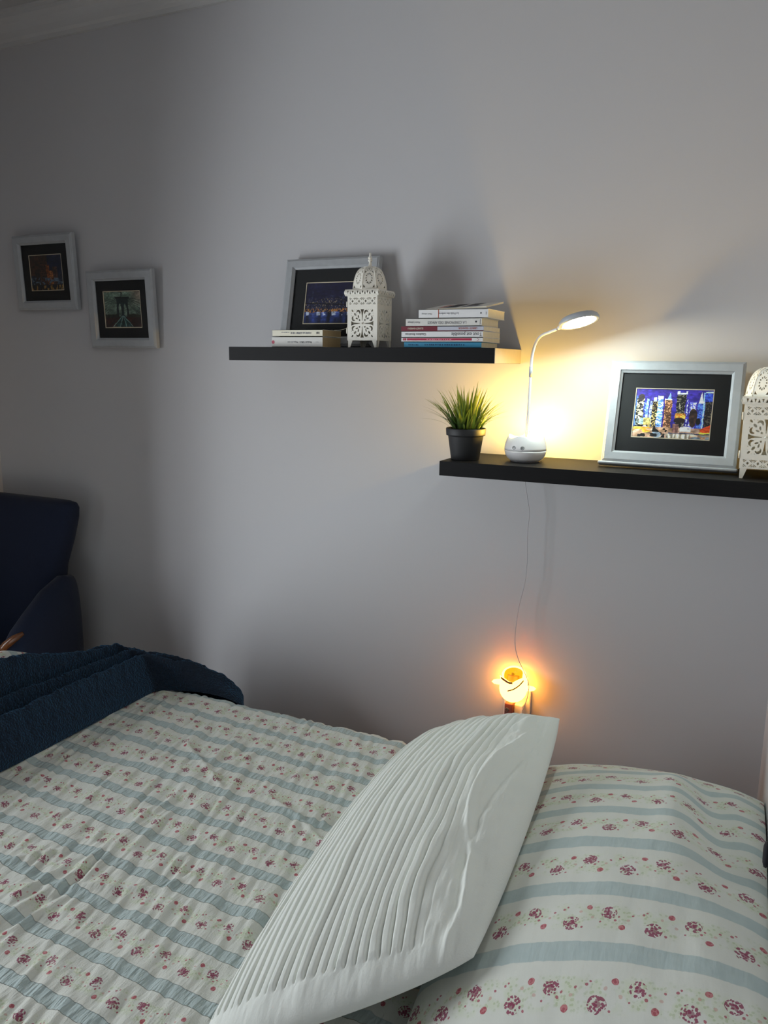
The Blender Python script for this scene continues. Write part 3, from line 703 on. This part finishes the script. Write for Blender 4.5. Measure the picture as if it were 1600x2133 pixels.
# ------------------------------------------------------------------ books
def book(name, label, cat, x0, x1, z0, z1, y0, depth, cover, pages, marks, group, rotz=0, tilt=0):
    """lying flat, spine towards the viewer (-y), head to the right; origin bottom centre of the spine"""
    w_, t_ = x1-x0, z1-z0; r = empty(name, ((x0+x1)/2, y0, z0), (tilt, 0, math.radians(rotz))); tag(r, label, cat, group)
    ct = .0009
    boxes('cover', [(-w_/2, w_/2, 0, depth, 0, ct), (-w_/2, w_/2, 0, depth, t_-ct, t_), (-w_/2, w_/2, 0, ct, 0, t_)], M[cover], r)
    boxes('page_block', [(-w_/2+.0008, w_/2-.0008, ct, depth-.0015, ct, t_-ct)], M[pages], r)
    for im, mk_ in enumerate(marks):
        yo = -.0003-.00012*im
        if mk_[0] == 'text':
            _, txt, xc, zc, size, mt_, sx = mk_
            me = text_mesh(txt, size, .00008, sx)
            me.transform(Matrix.Translation((xc*w_/2, yo-.0001, zc*t_)) @ Matrix.Rotation(PI, 4, 'Y') @ Matrix.Rotation(PI/2, 4, 'X'))
            link('spine_text', me, M[mt_], r)
        elif mk_[0] == 'bar':
            _, xa, xb, za, zb, mt_, nm = mk_
            boxes(nm, [(xa*w_/2, xb*w_/2, yo, .0002, za*t_, zb*t_)], M[mt_], r)
        elif mk_[0] == 'dash':      # print too small to read
            _, xa, xb, zc, hgt, mt_, sd = mk_
            rr = random.Random(sd); x = xa; bl = []
            while x < xb:
                L_ = rr.uniform(.018, .05); bl.append((x*w_/2, min(x+L_, xb)*w_/2, yo, .0001, (zc-hgt*rr.uniform(.3, .5))*t_, (zc+hgt*rr.uniform(.3, .5))*t_)); x += L_+rr.uniform(.008, .03)
            boxes('spine_print', bl, M[mt_], r)
        elif mk_[0] == 'dot':
            _, xc, zc, rad, mt_ = mk_
            V = [(xc*w_/2+rad*math.cos(a), yo, zc*t_+rad*math.sin(a)) for a in np.linspace(0, 2*PI, 24, endpoint=False)]
            mk('emblem', V, [tuple(range(24))], M[mt_], r)
    return r
GR, GL = 'books stacked at the right end of the upper shelf', 'books stacked at the left of the upper shelf'
z = ZU
zs = [0, .0145, .0262, .0420, .0543, .0742, .0965]
book('paperback_book', 'sky blue paperback at the bottom of the right-hand book stack', 'book', .545, .758, z+.0004, z+zs[1], -.215, .135, 'blue_cover', 'paper',
     [('dash', -.45, .58, .52, .34, 'ink_blue', 3), ('dash', -.88, -.62, .5, .24, 'ink_blue', 4)], GR)
book('paperback_book', 'thin white paperback with a long red bar along its spine', 'book', .538, .762, z+zs[1]+.0004, z+zs[2], -.217, .145, 'white_cover', 'paper',
     [('bar', -.96, .74, .30, .82, 'red', 'red_bar'), ('dash', -.36, .26, .56, .22, 'ink_pink', 5), ('bar', -.93, -.925, .3, .82, 'white_cover', 'bar_mark'), ('bar', -.87, -.855, .3, .82, 'white_cover', 'bar_mark'), ('text', 'C', .885, .55, .0075, 'red', 1.1)], GR)
book('paperback_book', 'white paperback titled Tout est possible in dark letters', 'book', .538, .762, z+zs[2]+.0004, z+zs[3], -.217, .145, 'white_cover', 'paper',
     [('text', 'Tout est possible', .61, .50, .0128, 'ink', .92), ('text', 'Claudette Boudreau', -.64, .50, .0076, 'ink', .95)], GR)
book('paperback_book', 'paperback with a half maroon, half pale grey spine', 'book', .537, .763, z+zs[3]+.0004, z+zs[4], -.217, .140, 'lilac_cover', 'paper',
     [('bar', -1.0, -.10, 0.0, 1.0, 'maroon', 'maroon_block'), ('text', 'LIBERTE = BONHEUR', .63, .56, .0074, 'brick_ink', .72), ('text', 'ELISABETH BARBEAU', -.64, .56, .0066, 'cream_cover', .72), ('bar', -.1, 1.0, 0, .10, 'maroon', 'spine_line')], GR)
book('paperback_book', 'greyish white paperback titled La Ceremonie des anges', 'book', .549, .757, z+zs[4]+.0004, z+zs[5], -.215, .140, 'greywhite_cover', 'paper',
     [('text', 'LA CEREMONIE DES ANGES', .10, .46, .0098, 'ink_grey', .88), ('text', 'Marie Laberge', -.78, .50, .0068, 'ink_grey', .9), ('dot', .855, .54, .0024, 'ink'), ('bar', .955, .962, .16, .84, 'ink_grey', 'spine_line')], GR)
book('paperback_book', 'white paperback titled Le Poids des ombres, second from the top of the stack', 'book', .585, .773, z+zs[5]+.0004, z+zs[6], -.215, .140, 'white_cover', 'paper',
     [('text', 'Le Poids des ombres', -.12, .52, .0072, 'ink_grey', .9), ('text', 'Marie Laberge', -.76, .50, .0055, 'ink_grey', .9), ('bar', -.425, -.405, .02, .98, 'brick_ink', 'red_line'), ('dot', .80, .52, .0018, 'ink'), ('bar', .94, .947, .35, .66, 'ink_grey', 'spine_line')], GR)
tb = empty('paperback_book', (.682, -.205, z+zs[6]+.0006), (math.radians(8.5), math.radians(-1.5), math.radians(-3)))
tag(tb, 'thin paperback with black patches on its cover, tilted on top of the stack', 'book', GR)
boxes('cover', [(-.085, .085, 0, .125, 0, .0008), (-.085, .085, 0, .125, .0030, .0038)], M['greywhite_cover'], tb)
boxes('page_block', [(-.084, .084, .0006, .124, .0008, .0030)], M['paper'], tb)
boxes('cover_patch', [(-.040, -.002, .010, .110, .0037, .0040)], M['ink'], tb); boxes('cover_patch', [(.010, .040, .050, .115, .0037, .0040)], M['ink'], tb)
boxes('cover_patch', [(.010, .055, .010, .048, .0037, .0040)], M['ink_grey'], tb); boxes('cover_patch', [(-.056, -.046, .02, .10, .0037, .0040)], M['brick_ink'], tb)
book('paperback_book', 'off-white pocket paperback with a red dot on its spine, under a cream one', 'book', .132, .297, z+.0004, z+.0283, -.211, .108, 'greywhite_cover', 'paper_aged',
     [('text', 'Elizabeth Gilbert', .35, .48, .0062, 'ink', .95), ('text', 'Mange, prie, aime', -.16, .48, .0060, 'ink_grey', .8), ('dot', -.95, .48, .0048, 'red'), ('dash', .74, .84, .48, .05, 'ink_grey', 9)], GL)
book('paperback_book', 'cream pocket paperback lying on the off-white one', 'book', .134, .297, z+.0296, z+.0478, -.211, .110, 'cream_cover', 'paper_aged',
     [('dash', -.62, -.30, .62, .16, 'ink_grey', 11), ('dash', -.25, .56, .52, .30, 'ink_grey', 12), ('bar', .76, .775, .38, .66, 'ink', 'digit'), ('bar', .80, .835, .38, .68, 'ink', 'digit'), ('bar', .86, .875, .36, .66, 'ink', 'digit')], GL)
tag(tube('bookmark_string', catmull([(.300, -.150, z+.0485), (.318, -.145, z+.0492), (.332, -.142, z+.053), (.338, -.140, z+.058)], 6), [.0006]*18+[.0016], M['cream_cover'], None, 8), 'pale curled bookmark string on the cream pocket paperback', 'bookmark')

# ------------------------------------------------------------------ pierced metal lanterns
def ell(cx_, cy_, a, b, rot=0, n=12):
    return [(cx_+a*math.cos(t)*math.cos(rot)-b*math.sin(t)*math.sin(rot), cy_+a*math.cos(t)*math.sin(rot)+b*math.sin(t)*math.cos(rot)) for t in np.linspace(0, 2*PI, n, endpoint=False)]
def arcband(cx_, cy_, r, t0, t1, w0, w1, n=9):
    o, i = [], []
    for k in range(n):
        t = math.radians(t0+(t1-t0)*k/(n-1)); ww = w0+(w1-w0)*math.sin(PI*k/(n-1)); 
        o.append((cx_+(r+ww)*math.cos(t), cy_+(r+ww)*math.sin(t))); i.append((cx_+(r-ww)*math.cos(t), cy_+(r-ww)*math.sin(t)))
    return o+i[::-1]
def ornament():
    """quadrant holes in a unit square, mirrored four ways, plus trumpet slots on the axes"""
    Hs = []
    q = [arcband(.36, .70, .155, 20, 205, .02, .075), arcband(.70, .36, .155, 70, -115, .02, .075),
         ell(.335, .47, .055, .115, -.25, 10), ell(.47, .335, .115, .055, .25, 10), ell(.62, .62, .075, .13, PI/4+PI/2, 10),
         [(.17, .17), (.30, .19), (.28, .30), (.19, .28)], ell(.86, .86, .06, .10, -PI/4, 10), ell(.52, .93, .028, .028, 0, 6), ell(.93, .52, .028, .028, 0, 6), ell(.70, .93, .02, .02, 0, 6), ell(.93, .70, .02, .02, 0, 6)]
    for lp in q:
        for sx in (1, -1):
            for sy in (1, -1): Hs.append([(sx*a, sy*b) for a, b in lp])
    tr = [(-.018, .20), (-.045, .55), (-.075, .76), (-.16, .97), (.16, .97), (.075, .76), (.045, .55), (.018, .20)]
    Hs += [tr, [(x, -y) for x, y in tr], [(y, x) for x, y in tr], [(-y, x) for x, y in tr]]
    return Hs
def latticeband(w_, zc, hh_, n):
    Hs = []; s = w_/n
    for k in range(n):
        cx_ = -w_/2+s*(k+.5); d = hh_*.16
        Hs.append([(cx_-d, zc), (cx_, zc-d*1.25), (cx_+d, zc), (cx_, zc+d*1.25)])
        for sx in (1, -1):
            for sy in (1, -1):
                ax, ay = cx_+sx*s*.10, zc+sy*hh_*.40; bx, by = cx_+sx*s*.40, zc+sy*hh_*.10; t = s*.085
                Hs.append([(ax-sx*0, ay), (ax+sx*t, ay+sy*t*.3), (bx+sx*t*.3, by+sy*t), (bx, by)])
                Hs.append([(cx_+sx*s*.24, zc+sy*hh_*.46), (cx_+sx*s*.47, zc+sy*hh_*.46), (cx_+sx*s*.47, zc+sy*hh_*.24)])
    return Hs
def lantern(label, loc, W, legs, bodyh, corn, domeh, domer, finh, lower, rotz=0):
    r = empty('lantern', loc, (0, 0, rotz)); tag(r, label, 'lantern', 'white pierced metal lanterns'); mt_ = M['lantern']; th = .0012
    z0, z1 = legs, legs+bodyh
    top_b = .150 if not lower else .125
    # four pierced panels
    hs = latticeband(W*.88, bodyh*(1-top_b*.55-.03), bodyh*(.165 if not lower else .135), 4)
    if lower: hs += latticeband(W*.88, bodyh*.085, bodyh*.125, 4); oc, oh = bodyh*.50, bodyh*.285
    else: oc, oh = bodyh*.385, bodyh*.33
    hs += [[(x*W*.385, oc+y*oh) for x, y in lp] for lp in ornament()]
    me = shape2d([[(-W/2, 0), (W/2, 0), (W/2, bodyh), (-W/2, bodyh)]]+hs, th)
    for k in range(4):
        o = link('door_panel' if k == 0 else 'side_panel', me.copy() if k == 0 else me, mt_, r)
        o.matrix_local = Matrix.Rotation(k*PI/2, 4, 'Z') @ Matrix.Translation((0, -W/2, z0)) @ Matrix.Rotation(PI/2, 4, 'X')
    for sx in (1, -1):           # angle posts that end in splayed feet
        for sy in (1, -1):
            x, y = sx*W/2, sy*W/2; t = .0015; fw_ = W*.16
            for ax in (0, 1):
                V = []
                for d in (0, t):
                    pr = [(0, 0), (fw_*.55, 0), (fw_*1.05, legs*.98), (fw_*.30, legs+.001), (fw_*.22, z1), (0, z1)] if True else None
                    for a, zz in pr:
                        V.append((x-sx*a, y-sy*d, zz) if ax == 0 else (x-sx*d, y-sy*a, zz))
                n = 6; F = [tuple(range(n)), tuple(range(n, 2*n))[::-1]]+[(i, n+i, n+(i+1) % n, (i+1) % n) for i in range(n)]
                o = mk('corner_post', V, F, mt_, r); bm = bmesh.new(); bm.from_mesh(o.data); bmesh.ops.recalc_face_normals(bm, faces=bm.faces); bm.to_mesh(o.data); bm.free()
    boxes('floor_plate', [(-W/2+.002, W/2-.002, -W/2+.002, W/2-.002, legs, legs+.0015)], mt_, r)
    for zz in (.22, .82):        # hinges on the left of the door
        tube('hinge', [(-W/2-.0022, -W/2-.0005, z0+bodyh*(zz-.06)), (-W/2-.0022, -W/2-.0005, z0+bodyh*(zz+.06))], .0017, mt_, r, 8)
    lathe('knob', [(0, 0), (.0022, .0006), (.0026, .0022), (.0014, .004), (0, .0044)], mt_, r, 12).matrix_local = Matrix.Translation((0, -W/2-.0005, z0+oc)) @ Matrix.Rotation(PI/2, 4, 'X')
    # cornice: rounded pierced gallery on every side
    cw = W+.006; ov = .0048
    boxes('cornice_plate', [(-cw/2, cw/2, -cw/2, cw/2, z1, z1+.0014)], mt_, r)
    tri = []
    nt = 12; s = cw*.92/nt
    for k in range(nt):
        xx = -cw*.46+s*(k+.5); a = corn*.24; m_ = corn*.52
        tri.append([(xx-s*.33, m_+a), (xx+s*.33, m_+a), (xx, m_-a)] if k % 2 == 0 else [(xx-s*.33, m_-a), (xx+s*.33, m_-a), (xx, m_+a)])
    mc = shape2d([[(-cw/2-ov*.6, 0), (cw/2+ov*.6, 0), (cw/2+ov*.6, corn), (-cw/2-ov*.6, corn)]]+tri, .001)
    bm = bmesh.new(); bm.from_mesh(mc)
    for zz in (.12, .3, .5, .7, .88): bmesh.ops.bisect_plane(bm, geom=list(bm.verts)+list(bm.edges)+list(bm.faces), plane_co=(0, zz*corn, 0), plane_no=(0, 1, 0))
    for v in bm.verts:
        v.co.z += ov*math.sin(PI*min(max(v.co.y/corn, 0), 1))
    bm.to_mesh(mc); bm.free()
    for k in range(4):
        o = link('cornice', mc, mt_, r, False); o.matrix_local = Matrix.Rotation(k*PI/2, 4, 'Z') @ Matrix.Translation((0, -cw/2, z1)) @ Matrix.Rotation(PI/2, 4, 'X')
    z2 = z1+corn
    boxes('roof_plate', [(-cw/2, cw/2, -cw/2, cw/2, z2-.0012, z2)], mt_, r)
    # dome of eight pierced gores
    n8 = 8; tn = math.tan(PI/n8)
    def prof(t): return domer*(math.cos(t*PI/2*.93))**.62*(1-.03*math.sin(t*PI)), domeh*math.sin(t*PI/2*.98)/math.sin(PI/2*.98)
    hol = []
    for k in range(12):
        a = 2*PI*k/12; hol.append([(.56*math.cos(a+d)*rr, .33+.185*math.sin(a+d)*rr) for rr, d in ((.66, -.10), (1.0, -.15), (1.0, .15), (.66, .10))])
    for sg in (1, -1):
        hol += [[(sg*.84, .05), (sg*.50, .05), (sg*.80, .13)], [(sg*.78, .50), (sg*.50, .555), (sg*.74, .63)], ell(sg*.36, .635, .10, .030, sg*.35, 8), ell(sg*.52, .72, .055, .030, 0, 8)]
    hol += [[(x, .68+y*.32) for x, y in arcband(0, 0, .34, 25, 155, .02, .085)], ell(0, .70, .09, .032, 0, 8), ell(0, .33, .0, .0, 0, 4)][:2]
    gm = shape2d([[(-1, 0), (1, 0), (1, .93), (-1, .93)]]+hol, .02)
    bm = bmesh.new(); bm.from_mesh(gm)
    for t in np.arange(.08, .93, .085): bmesh.ops.bisect_plane(bm, geom=list(bm.verts)+list(bm.edges)+list(bm.faces), plane_co=(0, t, 0), plane_no=(0, 1, 0))
    for v in bm.verts:
        a, t, d = v.co.x, v.co.y, v.co.z; ap, zz = prof(t); ap *= math.cos(PI/n8); k = .0006 if d > 0 else -.0006
        v.co = (a*ap*tn, -(ap+k), zz)
    bm.to_mesh(gm); bm.free()
    for k in range(n8):
        o = link('dome_gore', gm, mt_, r); o.matrix_local = Matrix.Rotation(PI/n8+k*2*PI/n8, 4, 'Z') @ Matrix.Translation((0, 0, z2))
        rib = [];
        for t in np.linspace(0, .93, 12):
            ap, zz = prof(t); rib.append((0, -ap*1.01, zz))
        rb = tube('dome_rib', rib, .0011, mt_, r, 6); rb.matrix_local = Matrix.Rotation(k*2*PI/n8, 4, 'Z') @ Matrix.Translation((0, 0, z2))
    ap, zz = prof(.93); z3 = z2+zz; f = finh
    lathe('finial', [(ap*1.05, -.004), (ap*1.08, 0), (ap*.95, .002), (.0062, .0035), (.0045, f*.16), (.0034, f*.32), (.0030, f*.38), (.0058, f*.44), (.0062, f*.50), (.0040, f*.56), (.0058, f*.62), (.0060, f*.68), (.0036, f*.74), (.0030, f*.80), (.0030, f*.97), (0, f)], mt_, r, 20).location = (0, 0, z3)
    return r
lantern('white pierced metal lantern with a dome and finial between the books on the upper shelf', (.410, -.147, ZU), .090, .019, .1175, .0175, .061, .0485, .039, False)
lantern('white pierced metal lantern at the right end of the lower shelf, cut by the frame', (1.4265, -.130, ZL), .098, .023, .146, .0175, .064, .050, .036, True)

# ------------------------------------------------------------------ potted grass
pr = empty('potted_plant', (.7075, -.168, ZL)); tag(pr, 'artificial grass in a small black plastic pot on the lower shelf', 'plant')
lathe('pot', [(0, .001), (.036, .0), (.0375, .002), (.0465, .062), (.0475, .064), (.0515, .065), (.0520, .068), (.0530, .082), (.0520, .084), (.0495, .083), (.0470, .066), (.0440, .064), (0, .064)], M['pot'], pr, 48)
lathe('soil', [(0, .073), (.02, .074), (.0470, .0715), (.0478, .069)], M['soil'], pr, 32)
def grassmat():
    t = NT('grass_blade_green'); oi = t.n('ShaderNodeObjectInfo'); co = t.coord()
    sx = t.n('ShaderNodeSeparateXYZ'); t.l(co, sx.inputs[0])
    g = t.mix(oi.outputs['Random'], (.12, .20, .015, 1), (.34, .40, .04, 1))
    col = t.mix(t.ramp(sx.outputs[2], .03, .13), t.mix(oi.outputs['Random'], (.03, .075, .012, 1), (.07, .12, .02, 1)), g)
    t.set(Base_Color=col, Roughness=.5)
    tr = t.n('ShaderNodeBsdfTranslucent'); t.l(col, tr.inputs[0]); mx = t.n('ShaderNodeMixShader'); mx.inputs[0].default_value = .35
    t.l(t.b.outputs[0], mx.inputs[1]); t.l(tr.outputs[0], mx.inputs[2]); t.l(mx.outputs[0], t.out.inputs[0]); return t.m
M['grass'] = grassmat()
def blade(L_, bend, wd, twist):
    V, F = [], []; n = 9
    for i in range(n):
        t = i/(n-1); x = bend*t*t*L_; zz = L_*t*(1-.28*bend*bend*t); ww = wd*(1-.15*t)*(1-t**2.6)+.00012; a = twist*t
        V += [(x-ww*math.sin(a)*.6, -ww*math.cos(a), zz), (x+.0006*(1-t), 0, zz+.0), (x-ww*math.sin(a)*-.6, ww*math.cos(a), zz)]
    for i in range(n-1):
        a = 3*i; F += [(a, a+1, a+4, a+3), (a+1, a+2, a+5, a+4)]
    me = bpy.data.meshes.new('grass_blade'); me.from_pydata(V, [], F); me.update(); me.materials.append(M['grass']); me.polygons.foreach_set('use_smooth', [True]*len(me.polygons)); return me
BL = [blade(L_, b_, w_, t_) for L_, b_, w_, t_ in [(.135, .10, .0038, .5), (.125, .25, .0040, -.6), (.115, .42, .0036, .8), (.108, .62, .0036, -.5), (.140, .18, .0034, 1.0), (.100, .80, .0034, .4), (.085, .30, .0040, -.9), (.122, .52, .0034, .7)]]
for i in range(170):
    a = random.uniform(0, 2*PI); rr = .034*math.sqrt(random.random()); q = rr/.034
    k = random.choice([0, 1, 4, 6, 1]) if q < .55 else random.choice([1, 2, 3, 2, 7, 5, 7, 4])
    o = bpy.data.objects.new('grass_blade', BL[k]); COL.objects.link(o); o.parent = pr
    s = random.uniform(.80, 1.06)
    o.location = (rr*math.cos(a), rr*math.sin(a), .066); o.rotation_euler = (random.uniform(-.10, .10), .10+.22*q+random.uniform(-.1, .1), a+random.uniform(-.7, .7)); o.scale = (s, s, s*random.uniform(.9, 1.05))

# ------------------------------------------------------------------ desk lamp with night light
LX, LY = .859, -.125
lm = empty('desk_lamp', (LX, LY, ZL)); tag(lm, 'white gooseneck lamp with a lit round head and glowing base on the lower shelf', 'lamp')
def cup(name, prof, mat, wav=0.0, n=64):
    V, F = [], []; m = len(prof)
    for j, (r, zz, wv) in enumerate(prof):
        for i in range(n):
            a = 2*PI*i/n; q = 1+0*a
            dz = wv*wav*(.5+.5*math.cos(4*(a+PI/2+PI/4)))
            V.append((r*math.cos(a), r*math.sin(a), zz-dz))
    for j in range(m-1):
        for i in range(n):
            k = (i+1) % n; F.append((j*n+i, j*n+k, (j+1)*n+k, (j+1)*n+i))
    return mk(name, V, F, mat, lm, True)
cup('lower_shell', [(0, .0025, 0), (.034, .0025, 0), (.040, .004, 0), (.047, .010, 0), (.0522, .019, 0), (.0545, .0275, 0), (.0546, .0305, 0), (.0530, .0306, 0)], M['lamp'])
cup('upper_shell', [(.0530, .0312, 0), (.0546, .0313, 0), (.0544, .037, 0), (.0530, .047, 0), (.0503, .057, .2), (.0470, .0665, .7), (.0455, .0695, 1), (.0445, .0700, 1), (.0438, .069, 1), (.046, .060, .6), (.049, .048, 0), (.046, .040, 0), (0, .038, 0)], M['lamp'], .008)
cup('rubber_foot', [(0, 0, 0), (.036, 0, 0), (.037, .0026, 0), (0, .0026, 0)], M['plug_dark'])
# warm night light: a frosted dome in the rear of the cup
lathe('night_light', [(0, .0), (.0098, .0), (.0100, .034), (.0090, .042), (.0055, .0470), (0, .0485)], M['bulb'], lm, 24).location = (.012, .0325, .0412)
def on_shell(x, zz, extra=.0004):
    R_ = .0546 if zz < .034 else (.0546-(zz-.034)*.10); return (x, -math.sqrt(R_*R_-x*x)-extra, zz)
for xc, kind in ((-.0165, 'power'), (.0065, 'moon')):
    ring = [on_shell(xc+.0043*math.cos(a), .0395+.0043*math.sin(a)) for a in np.linspace(0, 2*PI, 28)]
    tb_ = tube('touch_button', ring, .00042, M['icon'], lm, 6)
    if kind == 'power':
        ic = [on_shell(xc+.0024*math.cos(a), .0393+.0024*math.sin(a)) for a in np.linspace(math.radians(125), math.radians(415), 20)]
        tube('power_icon', ic, .00042, M['icon'], tb_, 6); tube('power_icon', [on_shell(xc, .0396), on_shell(xc, .0428)], .00042, M['icon'], tb_, 6)
    else:
        ic = [on_shell(xc+.0022*math.cos(a), .0395+.0022*math.sin(a)) for a in np.linspace(math.radians(90), math.radians(270), 12)]+[on_shell(xc-.0009*math.cos(a)+.0003, .0395+.0019*math.sin(a)) for a in np.linspace(math.radians(270), math.radians(90), 12)]
        tube('moon_icon', ic+[ic[0]], .0004, M['icon'], tb_, 6)
zl = lambda x, zz, dy=0: (x-LX, dy, zz-ZL)
neck = catmull([zl(.8585, 1.250), zl(.8621, 1.312, -.003), zl(.8648, 1.3866, -.007), zl(.8671, 1.4477, -.012), zl(.8705, 1.4839, -.017), zl(.8799, 1.5137, -.025), zl(.8947, 1.5312, -.033), zl(.9186, 1.5405, -.043), zl(.9400, 1.5475, -.052)], 8)
tube('gooseneck', neck, .0036, M['lamp'], lm, 14)
tube('neck_collar', [zl(.8664, 1.430, -.0105), zl(.8674, 1.455, -.0128)], .0046, M['lamp_grey'], lm, 14); tube('neck_socket', [zl(.8585, 1.248), zl(.8590, 1.272)], [.0075, .0052], M['lamp'], lm, 14)
# head: shallow round dish, facing down, to the right and a little to the viewer
hd = empty('lamp_head', (0, 0, 0)); hd.parent = lm
hc = Vector(zl(.9950, 1.5620, -.064)); ex = Vector((math.cos(math.radians(17)), 0, math.sin(math.radians(17))))
nz = Vector((-math.sin(math.radians(17)), 0, math.cos(math.radians(17)))); tl = math.radians(9.5)
nz = (nz*math.cos(tl)+Vector((0, 1, 0))*math.sin(tl)).normalized(); ey = nz.cross(ex).normalized()
RM = Matrix((ex, ey, nz)).transposed().to_4x4(); RM.translation = hc; hd.matrix_local = RM
lathe('head_shell', [(.0400, -.0004), (.0445, -.0016), (.0480, -.0004), (.0490, .0040), (.0475, .0090), (.042, .0140), (.028, .0180), (0, .0195)], M['lamp_grey'], hd, 48)
lathe('head_diffuser', [(0, -.0014), (.030, -.0014), (.0405, -.0006)], M['led'], hd, 48)
tube('head_stem', [(-.0535, 0, .0020), (-.046, 0, .0030), (-.040, 0, .0040)], [.0038, .0055, .007], M['lamp'], hd, 12)

# ------------------------------------------------------------------ wall socket, rose night light, cord
so = empty('wall_socket', (.836, 0, .470)); tag(so, 'white wall socket plate behind the glowing rose', 'socket')
boxes('cover_plate', [(-.040, .040, -.010, -.0005, -.055, .055)], M['socket'], so, .003)
boxes('plug_adapter', [(.000, .026, -.040, -.010, -.045, .020)], M['socket'], so, .003)
rs = empty('rose_night_light', (.832, -.045, .500)); tag(rs, 'glowing orange rose-shaped night light plugged into the wall socket', 'night light')
boxes('plug_body', [(-.020, .004, -.012, .033, -.050, -.004)], M['rose_rim'], rs, .003)
tube('swirl_emblem', [(-.012+.0065*math.cos(a)*(1-.08*a), -.0128, -.0235+.0065*math.sin(a)*(1-.08*a)) for a in np.linspace(0, 8.5, 40)], .0011, M['plug_dark'], rs, 6)
def petal(name, a0, a1, zt, r0, r1, mat, curl=.006, zb=.0, dip=.3, n=26, m=14, par=rs, thick=.0012):
    """a patch of the rose's bowl: angles a0..a1, rising to zt, lip curling out"""
    A, B = [], []
    for i in range(n):
        u = i/(n-1); a = math.radians(a0+(a1-a0)*u); env = (math.sin(PI*u)**.55 if 0 < u < 1 else 0); top = zb+(zt-zb)*(1-dip+dip*env)
        for j in range(m):
            t = j/(m-1); zz = zb+(top-zb)*t
            q = zz/.098; rad = r0*math.sqrt(max(0, 1-(1-min(q/.42, 1))**2))*(1-.30*max(0, q-.45)**1.1)*1.0+(r1-r0)*t+curl*max(0, t-.80)**1.5*11
            A.append((rad*math.cos(a), rad*math.sin(a), zz)); rb = rad-thick; B.append((rb*math.cos(a), rb*math.sin(a), zz))
    F = gridfaces(n, m)+gridfaces(n, m, n*m, True)
    edge = [i*m+m-1 for i in range(n)]
    for i in range(n-1): F.append((edge[i], edge[i+1], edge[i+1]+n*m, edge[i]+n*m))
    return mk(name, A+B, F, mat, par, True)
petal('petal', -205, -60, .082, .039, .039, M['rose_out'], .004, .0, .42)
petal('petal', -100, 40, .086, .040, .041, M['rose_out'], .004, .0, .45)
petal('petal', 20, 170, .096, .038, .038, M['rose_out'], .003, .0, .2)
petal('petal', -180, -20, .072, .036, .036, M['rose_out'], .000, .0, .15)
petal('inner_petal', -20, 200, .094, .030, .028, M['rose_in'], .002, .030, .25)
petal('inner_petal', -190, 20, .086, .022, .018, M['rose_core'], .001, .040, .2)
petal('inner_petal', -80, 150, .090, .015, .011, M['rose_in'], .001, .045, .2)
petal('inner_petal', 60, 330, .087, .009, .006, M['rose_core'], .001, .045, .2)
lathe('bowl_fill', [(0, .055), (.02, .056), (.034, .060)], M['rose_core'], rs, 24)
tube('petal_rim', catmull([(-.028, -.027, .0775), (-.016, -.036, .0755), (-.002, -.0395, .0715), (.010, -.0385, .0715)], 6), [.0020]+[.0030]*17+[.0012], M['rose_rim'], rs, 8)
tube('petal_rim', catmull([(-.004, -.0450, .048), (.013, -.0440, .056), (.027, -.0365, .067), (.037, -.026, .080)], 6), [.0008]+[.0018]*17+[.0014], M['rose_rim'], rs, 8)
for s, zz in ((-1, .050), (1, .046)):
    lf = lathe('leaf', [(0, -.030), (.006, -.022), (.0085, -.010), (.0085, .004), (.006, .016), (0, .022)], M['rose_out'], rs, 16)
    lf.rotation_euler = (0, s*PI/2-.15, 0); lf.location = (s*.044, .006, zz); lf.scale = (1, .5, 1)

cpts = [(.8395, -.040, 1.172), (.8395, -.040, 1.1405), (.848, -.040, 1.0945), (.855, -.040, 1.055), (.852, -.040, 1.000), (.8546, -.040, .918), (.8506, -.040, .855), (.838, -.040, .790), (.832, -.045, .720), (.834, -.05, .672), (.850, -.065, .6365), (.875, -.090, .6135), (.891, -.098, .583), (.888, -.093, .546), (.872, -.065, .498), (.862, -.041, .478)]
tag(tube('power_cord', catmull(cpts, 8), .0011, M['cord'], None, 8), 'thin white power cord hanging from the lower shelf to the wall socket', 'cord')
